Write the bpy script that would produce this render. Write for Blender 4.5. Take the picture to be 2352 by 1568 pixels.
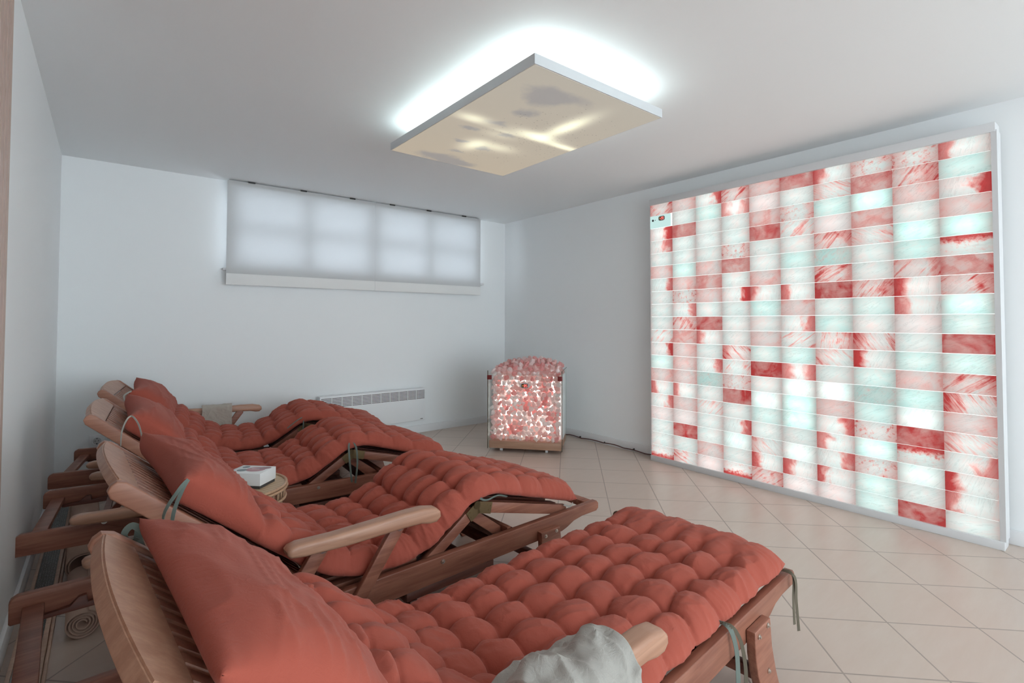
import bpy, bmesh, math, random
import numpy as np
from mathutils import Vector, Matrix
random.seed(7)
PI = math.pi
for o in list(bpy.data.objects): bpy.data.objects.remove(o)
SC = bpy.context.scene
COL = SC.collection

# ------------------------------------------------------------------ camera
CAM_H, F_PX, YAW, PITCH, ROLL, CY = 1.08446, 1163.15, 0.67563, 0.0263, 0.00167, 709.81
def _cam():
    y, p, r = YAW, PITCH, ROLL
    F = Vector((math.sin(y)*math.cos(p), math.cos(y)*math.cos(p), math.sin(p)))
    R = Vector((math.cos(y), -math.sin(y), 0)); U = R.cross(F)
    R2 = R*math.cos(r) + U*math.sin(r); U2 = -R*math.sin(r) + U*math.cos(r)
    cd = bpy.data.cameras.new('camera'); c = bpy.data.objects.new('camera', cd); COL.objects.link(c)
    m = Matrix((R2, U2, -F)).transposed().to_4x4(); m.translation = (0, 0, CAM_H)
    c.matrix_world = m
    cd.sensor_width = 36.0; cd.lens = F_PX/2352*36; cd.shift_x = 0; cd.shift_y = -(784-CY)/2352
    cd.clip_start = 0.02; cd.clip_end = 60
    SC.camera = c
_cam()

# ------------------------------------------------------------------ light set-up
SC.view_settings.view_transform = 'Standard'; SC.view_settings.look = 'None'
SC.view_settings.exposure = 0.0; SC.view_settings.gamma = 1.0
SC.view_settings.use_curve_mapping = False
WORLD_RGB, WORLD_STR = (0.82, 0.94, 1.0), 5.6
w = bpy.data.worlds.new('daylight_fill'); SC.world = w; w.use_nodes = True  # even fill light added through the open room end, and sky outside the window
bg = w.node_tree.nodes['Background']; bg.inputs[0].default_value = WORLD_RGB+(1,); bg.inputs[1].default_value = WORLD_STR
SKY_W, LAMP_W, SALT_STR, CORE_STR, PRINT_STR = 45.0, 15.0, 1.03, 2.8, 0.6
def area(name, loc, rot, sx, sy, watts, col, parent=None):
    ld = bpy.data.lights.new(name, 'AREA'); ld.shape = 'RECTANGLE'; ld.size = sx; ld.size_y = sy
    ld.energy = watts; ld.color = col
    o = bpy.data.objects.new(name, ld); COL.objects.link(o); o.location = loc; o.rotation_euler = rot
    if parent: o.parent = parent
    return o
# overcast sky outside the basement window
area('window_daylight', (1.92, 5.25, 2.0), (math.radians(-90), 0, 0), 2.8, 1.2, SKY_W, (0.80, 0.88, 1.0))

# ------------------------------------------------------------------ helpers
def tag(o, label=None, cat=None, group=None, kind=None):
    if label: o['label'] = label
    if cat: o['category'] = cat
    if group: o['group'] = group
    if kind: o['kind'] = kind
    return o
def empty(name, loc=(0,0,0), rz=0, **k):
    o = bpy.data.objects.new(name, None); COL.objects.link(o); o.location = loc; o.rotation_euler = (0,0,rz)
    o.empty_display_size = .1
    return tag(o, **k)
def link(name, me, mat, parent=None, smooth=False, **k):
    o = bpy.data.objects.new(name, me); COL.objects.link(o)
    if mat:
        for m_ in (mat if isinstance(mat, (list, tuple)) else [mat]): me.materials.append(m_)
    if parent: o.parent = parent
    me.polygons.foreach_set('use_smooth', [True]*len(me.polygons))
    if not smooth: me.set_sharp_from_angle(angle=math.radians(38))
    return tag(o, **k)
class MB:
    def __init__(s): s.b = bmesh.new(); s.mi = 0
    def _set(s, f0):
        for f in s.b.faces[f0:] if False else []: pass
    def box(s, x0, x1, y0, y1, z0, z1, bev=0, mi=0):
        vs = [s.b.verts.new(p) for p in ((x0,y0,z0),(x1,y0,z0),(x1,y1,z0),(x0,y1,z0),(x0,y0,z1),(x1,y0,z1),(x1,y1,z1),(x0,y1,z1))]
        fs = [s.b.faces.new([vs[i] for i in q]) for q in ((0,3,2,1),(4,5,6,7),(0,1,5,4),(1,2,6,5),(2,3,7,6),(3,0,4,7))]
        for f in fs: f.material_index = mi
        if bev: bmesh.ops.bevel(s.b, geom=list({e for f in fs for e in f.edges}), offset=bev, segments=2, profile=.5, affect='EDGES')
        return s
    def prism(s, pts, v0, v1, bev=0, axis='v', mi=0):
        """pts (a,b); axis 'v': (a, v, b)   axis 'x': (v, a, b)   axis 'z': (a, b, v)"""
        f = {'v': lambda a,b,v: (a,v,b), 'x': lambda a,b,v: (v,a,b), 'z': lambda a,b,v: (a,b,v)}[axis]
        A = [s.b.verts.new(f(a,b,v0)) for a,b in pts]; B = [s.b.verts.new(f(a,b,v1)) for a,b in pts]
        n = len(pts)
        fs = [s.b.faces.new(A), s.b.faces.new(B[::-1])]
        for i in range(n): fs.append(s.b.faces.new((A[i], B[i], B[(i+1)%n], A[(i+1)%n])))
        for q in fs: q.material_index = mi
        bmesh.ops.recalc_face_normals(s.b, faces=fs)
        if bev: bmesh.ops.bevel(s.b, geom=list({e for q in fs[:2] for e in q.edges}), offset=bev, segments=3, profile=.5, affect='EDGES')
        return s
    def bar(s, p, q, wa, wb, up=(0,0,1), bev=0):
        """rectangular bar from p to q; wa = width across, wb = depth along up"""
        p = Vector(p); q = Vector(q); d = (q-p).normalized(); a = d.cross(Vector(up)).normalized(); b = a.cross(d)
        vs = []
        for c in (p, q):
            for sa, sb in ((-1,-1),(1,-1),(1,1),(-1,1)): vs.append(s.b.verts.new(c + a*sa*wa/2 + b*sb*wb/2))
        fs = [s.b.faces.new([vs[i] for i in r]) for r in ((0,1,2,3),(7,6,5,4),(0,4,5,1),(1,5,6,2),(2,6,7,3),(3,7,4,0))]
        bmesh.ops.recalc_face_normals(s.b, faces=fs)
        if bev: bmesh.ops.bevel(s.b, geom=list({e for f in fs for e in f.edges}), offset=bev, segments=2, profile=.5, affect='EDGES')
        return s
    def cyl(s, p, q, r, n=16, r2=None):
        p = Vector(p); q = Vector(q); d = (q-p).normalized()
        a = d.orthogonal().normalized(); b = d.cross(a); r2 = r if r2 is None else r2
        A = [s.b.verts.new(p + (a*math.cos(t)+b*math.sin(t))*r) for t in (2*PI*i/n for i in range(n))]
        B = [s.b.verts.new(q + (a*math.cos(t)+b*math.sin(t))*r2) for t in (2*PI*i/n for i in range(n))]
        fs = [s.b.faces.new(A), s.b.faces.new(B[::-1])]
        for i in range(n): fs.append(s.b.faces.new((A[i], A[(i+1)%n], B[(i+1)%n], B[i])))
        bmesh.ops.recalc_face_normals(s.b, faces=fs)
        return s
    def tube(s, pts, r, n=8, closed=False):
        P = [Vector(p) for p in pts]; m = len(P); rings = []
        ref = Vector((0.13, 0.2, 1)).normalized()
        for i in range(m):
            d = (P[(i+1)%m]-P[i-1]) if closed else (P[min(i+1,m-1)]-P[max(i-1,0)])
            d.normalize(); a = d.cross(ref)
            if a.length < 1e-3: a = d.cross(Vector((1,0,0)))
            a.normalize(); b = a.cross(d)
            rings.append([s.b.verts.new(P[i] + (a*math.cos(t)+b*math.sin(t))*r) for t in (2*PI*k/n for k in range(n))])
        fs = []
        for i in range(m if closed else m-1):
            A, B = rings[i], rings[(i+1)%m]
            for k in range(n): fs.append(s.b.faces.new((A[k], A[(k+1)%n], B[(k+1)%n], B[k])))
        if not closed: fs += [s.b.faces.new(rings[0]), s.b.faces.new(rings[-1][::-1])]
        bmesh.ops.recalc_face_normals(s.b, faces=fs)
        return s
    def done(s, name, mat, parent=None, smooth=False, **k):
        me = bpy.data.meshes.new(name); s.b.normal_update(); s.b.to_mesh(me); s.b.free()
        return link(name, me, mat, parent, smooth, **k)
def box(name, mat, x0,x1,y0,y1,z0,z1, parent=None, bev=0, **k):
    return MB().box(x0,x1,y0,y1,z0,z1,bev).done(name, mat, parent, **k)

# --- node material helper
class NT:
    def __init__(s, name):
        s.m = bpy.data.materials.new(name); s.m.use_nodes = True; s.t = s.m.node_tree; s.t.nodes.clear()
        s.out = s.t.nodes.new('ShaderNodeOutputMaterial')
    def n(s, typ, ins=None, **props):
        d = s.t.nodes.new('ShaderNode'+typ)
        for k, v in props.items(): setattr(d, k, v)
        for k, v in (ins or {}).items():
            if isinstance(v, bpy.types.NodeSocket): s.t.links.new(v, d.inputs[k])
            else: d.inputs[k].default_value = v
        return d
    def math(s, op, a, b=None, c=None, clamp=False):
        d = s.t.nodes.new('ShaderNodeMath'); d.operation = op; d.use_clamp = clamp
        for i, v in enumerate((a, b, c)):
            if v is None: continue
            if isinstance(v, bpy.types.NodeSocket): s.t.links.new(v, d.inputs[i])
            else: d.inputs[i].default_value = v
        return d.outputs[0]
    def mix(s, f, a, b, blend='MIX'):
        d = s.t.nodes.new('ShaderNodeMix'); d.data_type = 'RGBA'; d.blend_type = blend
        for i, v in ((0, f), (6, a), (7, b)):
            if isinstance(v, bpy.types.NodeSocket): s.t.links.new(v, d.inputs[i])
            else: d.inputs[i].default_value = v if i == 0 else tuple(v)+((1,) if len(v) == 3 else ())
        return d.outputs[2]
    def ramp(s, f, stops):
        d = s.t.nodes.new('ShaderNodeValToRGB'); s.t.links.new(f, d.inputs[0])
        while len(d.color_ramp.elements) < len(stops): d.color_ramp.elements.new(.5)
        for e, (p, c) in zip(d.color_ramp.elements, stops):
            e.position = p; e.color = (tuple(c)+(1,)) if hasattr(c, '__len__') else (c,c,c,1)
        return d.outputs[0]
    def surf(s, sock): s.t.links.new(sock, s.out.inputs[0]); return s.m
def pbr(name, col, rough=.5, metal=0, spec=.5, **k):
    t = NT(name); p = t.n('BsdfPrincipled', {'Base Color': tuple(col)+(1,), 'Roughness': rough, 'Metallic': metal, 'Specular IOR Level': spec, **k})
    return t.surf(p.outputs[0])
def emis(name, col, st):
    t = NT(name); e = t.n('Emission', {0: tuple(col)+(1,), 1: st}); return t.surf(e.outputs[0])

def mat_wall():
    t = NT('painted_plaster'); tc = t.n('TexCoord').outputs['Object']
    n = t.n('TexNoise', {'Vector': tc, 'Scale': 55., 'Detail': 3.})
    n2 = t.n('TexNoise', {'Vector': tc, 'Scale': 1.2, 'Detail': 2.})
    c = t.mix(n2.outputs[0], (.875,.895,.905), (.89,.905,.912))
    b = t.n('Bump', {'Strength': .04, 'Distance': .002, 'Height': n.outputs[0]})
    p = t.n('BsdfPrincipled', {'Base Color': c, 'Roughness': .55, 'Specular IOR Level': .3, 'Normal': b.outputs[0]})
    return t.surf(p.outputs[0])
M = {}
M['wall'] = mat_wall()
M['trim'] = pbr('white_trim_paint', (.80,.80,.81), .4)
M['white_metal'] = pbr('white_enamel', (.82,.83,.84), .35)
M['panel_frame'] = pbr('grey_white_frame', (.66,.66,.67), .4)
M['slot'] = pbr('dark_slot', (.10,.07,.065), .8)
M['plastic'] = pbr('white_plastic', (.80,.81,.83), .3)
M['socket'] = pbr('socket_grey', (.62,.62,.63), .35)
M['black'] = pbr('black_plastic', (.02,.02,.02), .4)
M['steel'] = pbr('bolt_steel', (.62,.57,.52), .28, 1)
M['brass'] = pbr('aged_brass', (.30,.22,.12), .4, 1)
M['ribbon'] = pbr('sage_ribbon', (.15,.185,.165), .8)
M['ribbon_pale'] = pbr('pale_ribbon', (.42,.40,.36), .8)
M['ribbon_dark'] = pbr('khaki_ribbon', (.12,.10,.07), .8)

def mat_wood(name, c1, c2, rough=.42, scale=1.0):
    t = NT(name); tc = t.n('TexCoord').outputs['Object']
    mp = t.n('Mapping', {'Vector': tc, 'Scale': (2.2*scale, 22*scale, 22*scale)})
    n = t.n('TexNoise', {'Vector': mp.outputs[0], 'Scale': 1.6, 'Detail': 6., 'Roughness': .6, 'Distortion': .6})
    mp2 = t.n('Mapping', {'Vector': tc, 'Scale': (5*scale, 160*scale, 160*scale)})
    n2 = t.n('TexNoise', {'Vector': mp2.outputs[0], 'Scale': 1.0, 'Detail': 3.})
    f = t.ramp(n.outputs[0], [(.36, 0.), (.64, 1.)])
    c = t.mix(f, c1, c2)
    c = t.mix(t.math('MULTIPLY', n2.outputs[0], .6), c, tuple(x*.6 for x in c1))
    b = t.n('Bump', {'Strength': .12, 'Distance': .001, 'Height': n2.outputs[0]})
    p = t.n('BsdfPrincipled', {'Base Color': c, 'Roughness': rough, 'Normal': b.outputs[0]})
    return t.surf(p.outputs[0])
M['wood'] = mat_wood('oiled_acacia', (.23,.078,.048), (.40,.165,.105))
M['wood_mid'] = mat_wood('reddish_acacia', (.36,.15,.095), (.48,.235,.155), .4)
M['wood_pale'] = mat_wood('pale_oiled_acacia', (.44,.225,.145), (.57,.325,.22), .4)
M['wood_dark'] = mat_wood('dark_oiled_acacia', (.13,.035,.022), (.24,.075,.045))
M['wood_base'] = mat_wood('light_plywood', (.55,.36,.27), (.68,.48,.37))

def mat_fabric(name, c1, c2, bump=.35, weave=900.):
    t = NT(name); tc = t.n('TexCoord').outputs['Object']
    n = t.n('TexNoise', {'Vector': tc, 'Scale': 6., 'Detail': 4.})
    n2 = t.n('TexNoise', {'Vector': tc, 'Scale': weave, 'Detail': 2.})
    n3 = t.n('TexNoise', {'Vector': tc, 'Scale': 48., 'Detail': 5., 'Distortion': 2.2})
    c = t.mix(n.outputs[0], c1, c2)
    h = t.math('ADD', t.math('MULTIPLY', n2.outputs[0], .3), n3.outputs[0])
    b = t.n('Bump', {'Strength': bump, 'Distance': .003, 'Height': h})
    p = t.n('BsdfPrincipled', {'Base Color': c, 'Roughness': .85, 'Specular IOR Level': .15, 'Normal': b.outputs[0],
        'Sheen Weight': .12, 'Sheen Roughness': .5, 'Sheen Tint': (1.,.75,.7,1)})
    return t.surf(p.outputs[0])
M['rust'] = mat_fabric('terracotta_cotton', (.34,.076,.051), (.42,.101,.070))
M['linen'] = mat_fabric('grey_linen', (.42,.38,.33), (.50,.46,.40), .5)
M['linen_light'] = mat_fabric('pale_linen', (.35,.335,.305), (.43,.415,.385), .8)

def mat_floor():
    t = NT('diagonal_ceramic_tile'); tc = t.n('TexCoord').outputs['Object']
    mp = t.n('Mapping', {'Vector': tc, 'Location': (0,0,0), 'Rotation': (0,0,math.radians(45)), 'Scale': (1/.302,)*3})
    # node of the grid at world (2.656, 1.031)
    px = (2.656*math.cos(PI/4) - 1.031*math.sin(PI/4))/.302; py = (2.656*math.sin(PI/4) + 1.031*math.cos(PI/4))/.302
    mp.inputs['Location'].default_value = (-px % 1.0, -py % 1.0, 0)
    sp = t.n('SeparateXYZ', {0: mp.outputs[0]})
    def edge(s):
        f = t.math('FRACT', t.math('ADD', s, 50.)); g = t.math('SUBTRACT', 1., f)
        return t.math('MINIMUM', f, g)
    e = t.math('MINIMUM', edge(sp.outputs[0]), edge(sp.outputs[1]))
    grout = t.n('MapRange', {'Value': e, 'From Min': .006, 'From Max': .0125, 'To Min': 1., 'To Max': 0.})
    grout.interpolation_type = 'SMOOTHSTEP'
    wn = t.n('TexWhiteNoise', {'Vector': t.n('VectorMath', {0: mp.outputs[0]}, operation='FLOOR').outputs[0]})
    st = t.n('Mapping', {'Vector': tc, 'Rotation': (0,0,math.radians(5)), 'Scale': (3.,16.,1.)})
    n = t.n('TexNoise', {'Vector': st.outputs[0], 'Scale': 1.5, 'Detail': 7., 'Roughness': .65})
    n2 = t.n('TexNoise', {'Vector': tc, 'Scale': 2.2, 'Detail': 3.})
    c = t.mix(t.ramp(n.outputs[0], [(.3,0.),(.75,1.)]), (.56,.455,.385), (.64,.56,.50))
    c = t.mix(n2.outputs[0], c, (.58,.45,.375))
    c = t.mix(t.math('MULTIPLY', wn.outputs[0], .25), c, (.56,.435,.36))
    c = t.mix(t.math('MULTIPLY', grout.outputs[0], .75), c, (.30,.245,.215))
    h = t.math('SUBTRACT', t.math('MULTIPLY', n.outputs[0], .10), grout.outputs[0])
    b = t.n('Bump', {'Strength': .25, 'Distance': .0015, 'Height': h})
    r = t.math('ADD', t.math('MULTIPLY', n.outputs[0], .07), t.math('MULTIPLY_ADD', grout.outputs[0], .3, .29))
    p = t.n('BsdfPrincipled', {'Base Color': c, 'Roughness': r, 'Specular IOR Level': .8, 'Normal': b.outputs[0]})
    return t.surf(p.outputs[0])
M['floor'] = mat_floor()

# ------------------------------------------------------------------ room shell
XL, XR, YB, YF, ZC = -0.25, 3.50, 4.497, -3.2, 2.197
box('floor', M['floor'], XL-.1, XR+.1, YF, YB+.1, -.1, 0, kind='structure')
box('ceiling', M['wall'], XL-.1, XR+.1, YF, YB+.3, ZC, ZC+.1, kind='structure')
box('wall_left', M['wall'], XL-.1, XL, YF, YB+.1, 0, ZC, kind='structure')
box('wall_right', M['wall'], XR, XR+.1, YF, YB+.1, 0, ZC, kind='structure')
WX0, WX1, WZ0, WZ1 = .745, 3.085, 1.508, 2.16
mb = MB()
mb.box(XL, WX0, YB, YB+.3, 0, ZC); mb.box(WX1, XR, YB, YB+.3, 0, ZC)
mb.box(WX0, WX1, YB, YB+.3, 0, WZ0); mb.box(WX0, WX1, YB, YB+.3, WZ1, ZC)
mb.done('wall_back', M['wall'], kind='structure')
BB = .072
box('baseboard_back', M['trim'], XL+.014, XR-.014, YB-.014, YB, 0, BB, bev=.003, kind='structure')
box('baseboard_right', M['trim'], XR-.014, XR, YF, YB, 0, BB, bev=.003, kind='structure')
box('baseboard_left', M['trim'], XL, XL+.014, 2.05, YB, 0, BB, bev=.003, kind='structure')

# window: one wide opening, two casements, each with a cross of glazing bars
glass = NT('window_glass'); g_ = glass.n('BsdfPrincipled', {'Base Color': (1,1,1,1), 'Roughness': 0.0, 'Transmission Weight': 1., 'IOR': 1.02, 'Alpha': .15})
M['glass'] = glass.surf(g_.outputs[0])
def casement(name, x0, x1):
    yb0, yb1 = YB-.012, YB+.05
    mb = MB(); fw = .05
    mb.box(x0, x0+fw, yb0, yb1, WZ0, WZ1); mb.box(x1-fw, x1, yb0, yb1, WZ0, WZ1)
    mb.box(x0+fw, x1-fw, yb0, yb1, WZ0, WZ0+fw); mb.box(x0+fw, x1-fw, yb0, yb1, WZ1-fw, WZ1)
    xm = (x0+x1)/2; zm = WZ0 + (WZ1-WZ0)*.50
    mb.box(xm-.035, xm+.035, yb0, yb1, WZ0+fw, WZ1-fw)
    mb.box(x0+fw, xm-.035, yb0, yb1, zm-.022, zm+.022); mb.box(xm+.035, x1-fw, yb0, yb1, zm-.022, zm+.022)
    f = mb.done(name, M['trim'], kind='structure')
    box('pane', M['glass'], x0+fw*.5, x1-fw*.5, YB+.023, YB+.027, WZ0+fw*.5, WZ1-fw*.5, f)
casement('window_1', WX0, 1.923); casement('window_2', 1.923, WX1)
box('trim_1', M['trim'], .70, 3.175, YB-.055, YB, 1.487, 1.507, bev=.004, kind='structure')   # sill

# roman blinds
def mat_blind():
    t = NT('white_blind_cloth'); tc = t.n('TexCoord').outputs['Object']
    n = t.n('TexNoise', {'Vector': tc, 'Scale': 400., 'Detail': 2.})
    b = t.n('Bump', {'Strength': .1, 'Distance': .001, 'Height': n.outputs[0]})
    d = t.n('BsdfDiffuse', {'Color': (.72,.72,.72,1), 'Normal': b.outputs[0]}); tr = t.n('BsdfTranslucent', {'Color': (.82,.84,.86,1)})
    mx = t.n('MixShader', {0: .25, 1: d.outputs[0], 2: tr.outputs[0]})
    return t.surf(mx.outputs[0])
M['blind'] = mat_blind(); M['blind_hem'] = pbr('blind_hem_cloth', (.86,.86,.85), .8)
def blind(x0, x1, label):
    e = empty('roman_blind', ((x0+x1)/2, YB-.078, 1.375), label=label, cat='blind', group='white blinds over the high window')
    xa, xb = -(x1-x0)/2, (x1-x0)/2; H = ZC-1.375-.012
    box('blind_cloth', M['blind'], xa, xb, -.001, .001, .086, H, e)
    box('hem_band', M['blind_hem'], xa, xb, -.004, .004, 0, .087, e, bev=.001)
    box('head_rail', M['trim'], xa+.01, xb-.01, .004, .045, H-.03, H+.004, e)
    for f in (.12, .45, .8): box('mounting_bracket', M['black'], xa+(xb-xa)*f, xa+(xb-xa)*f+.05, -.008, .0, H-.0, H+.010, e)
blind(.716, 1.9224, 'wider white fabric blind on the left, at the high back window')
blind(1.9236, 3.108, 'white fabric blind nearer the room corner, at the high back window')

# slatted wood cladding on the left wall, close to the camera
mb = MB(); mb.box(XL, XL+.008, -1.2, 2.05, 0, ZC); 
e_sl = mb.done('slat_panel', pbr('dark_felt', (.05,.03,.028), .9), label='vertical wooden slat cladding on the left wall with dark gaps', cat='wall panel')
mb = MB(); mv = MB(); y = 2.05-.040
while y > -1.2:
    mb.box(XL+.008, XL+.020, y+.001, y+.039, 0, ZC); mv.box(XL+.020, XL+.024, y, y+.040, 0, ZC); y -= .058
mb.done('slat_core', pbr('dark_slat_core', (.09,.05,.045), .8), e_sl); mv.done('slat_veneer', pbr('rosy_veneer', (.52,.38,.32), .5), e_sl)

# ------------------------------------------------------------------ salt-brick light wall
def mat_salt():
    t = NT('backlit_salt_brick')
    uvS = t.n('UVMap', uv_map='streak').outputs[0]; uvL = t.n('UVMap', uv_map='local').outputs[0]
    a = t.n('SeparateColor', {0: t.n('Attribute', attribute_name='ta').outputs['Color']})   # base red, streak amount, mottled
    b = t.n('SeparateColor', {0: t.n('Attribute', attribute_name='tb').outputs['Color']})   # left red, right red, cyan
    c = t.n('SeparateColor', {0: t.n('Attribute', attribute_name='tc').outputs['Color']})   # bright, seed, top red
    L = t.n('SeparateXYZ', {0: uvL}); seed = t.math('MULTIPLY', c.outputs[1], 37.)
    sv = t.n('Mapping', {'Vector': uvS, 'Scale': (.75, 6.5, 1.)})
    ns = t.n('TexNoise', {'Vector': sv.outputs[0], 'W': seed, 'Scale': 1.25, 'Detail': 7., 'Roughness': .68, 'Distortion': .9}, noise_dimensions='4D')
    nm = t.n('TexNoise', {'Vector': uvS, 'W': seed, 'Scale': 9., 'Detail': 7., 'Roughness': .7}, noise_dimensions='4D')
    nl = t.n('TexNoise', {'Vector': uvS, 'W': seed, 'Scale': 2.3, 'Detail': 4., 'Distortion': .8}, noise_dimensions='4D')
    streak = t.n('MapRange', {'Value': t.math('MULTIPLY_ADD', nl.outputs[0], .25, t.math('SUBTRACT', ns.outputs[0], .125)), 'From Min': .50, 'From Max': .72}, clamp=True).outputs[0]
    mott = t.n('MapRange', {'Value': nm.outputs[0], 'From Min': .53, 'From Max': .68}, clamp=True).outputs[0]
    low = t.n('MapRange', {'Value': nl.outputs[0], 'From Min': .35, 'From Max': .70}, clamp=True).outputs[0]
    lx = t.math('ADD', L.outputs[0], t.math('MULTIPLY', t.math('SUBTRACT', nl.outputs[0], .5), .9))
    lf = t.n('MapRange', {'Value': lx, 'From Min': .40, 'From Max': .16}, clamp=True).outputs[0]
    rf = t.n('MapRange', {'Value': lx, 'From Min': .62, 'From Max': .86}, clamp=True).outputs[0]
    ly = t.math('ADD', L.outputs[1], t.math('MULTIPLY', t.math('SUBTRACT', nm.outputs[0], .5), .9))
    tf = t.n('MapRange', {'Value': ly, 'From Min': .55, 'From Max': .85}, clamp=True).outputs[0]
    r = t.math('MULTIPLY', a.outputs[0], t.math('MULTIPLY_ADD', low, .6, .60))
    r = t.math('ADD', r, t.math('MULTIPLY', a.outputs[1], streak))
    r = t.math('ADD', r, t.math('MULTIPLY', a.outputs[2], mott))
    r = t.math('ADD', r, t.math('MULTIPLY', b.outputs[0], lf)); r = t.math('ADD', r, t.math('MULTIPLY', b.outputs[1], rf))
    r = t.math('ADD', r, t.math('MULTIPLY', c.outputs[2], tf))
    # faint pink towards the vertical joints (thin brick edges) and drifting veins
    ex = t.math('ABSOLUTE', t.math('MULTIPLY_ADD', L.outputs[0], 2., -1.))
    r = t.math('ADD', r, t.math('MULTIPLY', t.math('POWER', ex, 5.), .14))
    r = t.math('ADD', r, t.math('MULTIPLY', low, .12), clamp=True)
    white = t.mix(b.outputs[2], (.83,.86,.84), (.56,.88,.83))
    col = t.mix(t.n('MapRange', {'Value': r, 'From Min': 0., 'From Max': .5}, clamp=True).outputs[0], white, (.84,.47,.43))
    col = t.mix(t.n('MapRange', {'Value': r, 'From Min': .42, 'From Max': 1.0}, clamp=True).outputs[0], col, (.58,.06,.06))
    # glow of lamps behind painted into the emission: brighter at each brick's middle
    hot = t.math('SUBTRACT', 1., t.math('POWER', ex, 2.)); hy = t.math('ABSOLUTE', t.math('MULTIPLY_ADD', L.outputs[1], 2., -1.))
    st = t.math('ADD', t.math('MULTIPLY', t.math('MULTIPLY', hot, t.math('SUBTRACT', 1., t.math('MULTIPLY', hy, .35))), t.math('MULTIPLY', c.outputs[0], 1.0)), .66)
    st = t.math('MULTIPLY', st, t.math('MULTIPLY_ADD', nl.outputs[0], .35, .78))
    vein = t.n('MapRange', {'Value': t.math('ABSOLUTE', t.math('SUBTRACT', ns.outputs[0], .45)), 'From Min': .0, 'From Max': .018, 'To Min': .80, 'To Max': 1.}, clamp=True).outputs[0]
    st = t.math('MULTIPLY', st, vein)
    e = t.n('Emission', {0: col, 1: t.math('MULTIPLY', st, SALT_STR)})
    g = t.n('BsdfGlossy', {'Roughness': .35, 'Color': (.04,.04,.04,1)})
    ad = t.n('AddShader', {0: e.outputs[0], 1: g.outputs[0]})
    return t.surf(ad.outputs[0])
#  base, streak, mottled, left, right, cyan, bright, top ; angle
K = {
 'w': (.02,.10,.05,0,0,.35,.5,0, .5), 'W': (.0,.05,.05,0,0,.45,1.,0, 1.), 'c': (0,.06,.06,0,0,.8,.6,0,.4), 'C': (0,.02,.02,0,0,1.,1.,0,.4),
 'g': (0,.15,.25,0,0,.9,.2,0,.8), 'p': (.20,.12,.10,.1,.1,.1,.35,0,.6), 'q': (.08,.06,.04,0,0,0,.55,0,.6), 'P': (.42,.1,.1,0,0,0,.3,0,.3), 'r': (.52,.12,.18,0,0,0,.2,0,.4),
 'R': (.74,.12,.1,0,0,0,.2,0,.3), 'D': (.95,.1,.15,0,0,0,.1,0,.3), 's': (.04,.75,.08,0,0,.3,.5,0,.75), 'S': (.16,.95,.1,.1,.25,.2,.4,.1,.75),
 'z': (.04,.7,.08,.25,0,.3,.5,0,-.65), 'Z': (.12,.9,.1,.5,0,.2,.5,0,-.9), 'h': (.02,.1,.12,.7,0,.3,.6,0,1.3), 'H': (.05,.1,.1,.95,0,.3,.6,0,1.3),
 'k': (.02,.15,.12,0,.65,.3,.6,0,1.2), 'K': (.05,.1,.1,0,.95,.2,.6,0,1.2), 'e': (.02,.12,.1,.55,.6,.2,.7,0,1.2), 'm': (.05,.1,.6,.2,.2,.3,.4,0,.5),
 't': (.03,.1,.3,0,0,.5,.5,.8,.1), 'v': (.1,.85,.1,0,.3,.3,.5,0,1.5), 'b': (.05,.1,.35,0,0,.3,.6,-1,.1)}
ROWS = ["SpKkwpkwwwsKcphkqwwb", "pwRwwcpmkSPppphppRwz"[:20], "kcwwwprpwRhwkgwswwpq", "SewwmrwKwwwZsmDwkWwb",
        "PqPRwwphcwpcDwWcwzhS", "RwmswcwhpksceWCCwWhq", "hzcqSgSDwcvzwWpkhkhq", "mrCPzwwScwZHcgcmCmcc",
        "mSpwCcSHhqwcpcWRtWwD", "hcKpCtrSCcRcSZpzkHhw"]
ROWS[1] = "pwRwwcpmkSPppphpqRwz"
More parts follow.
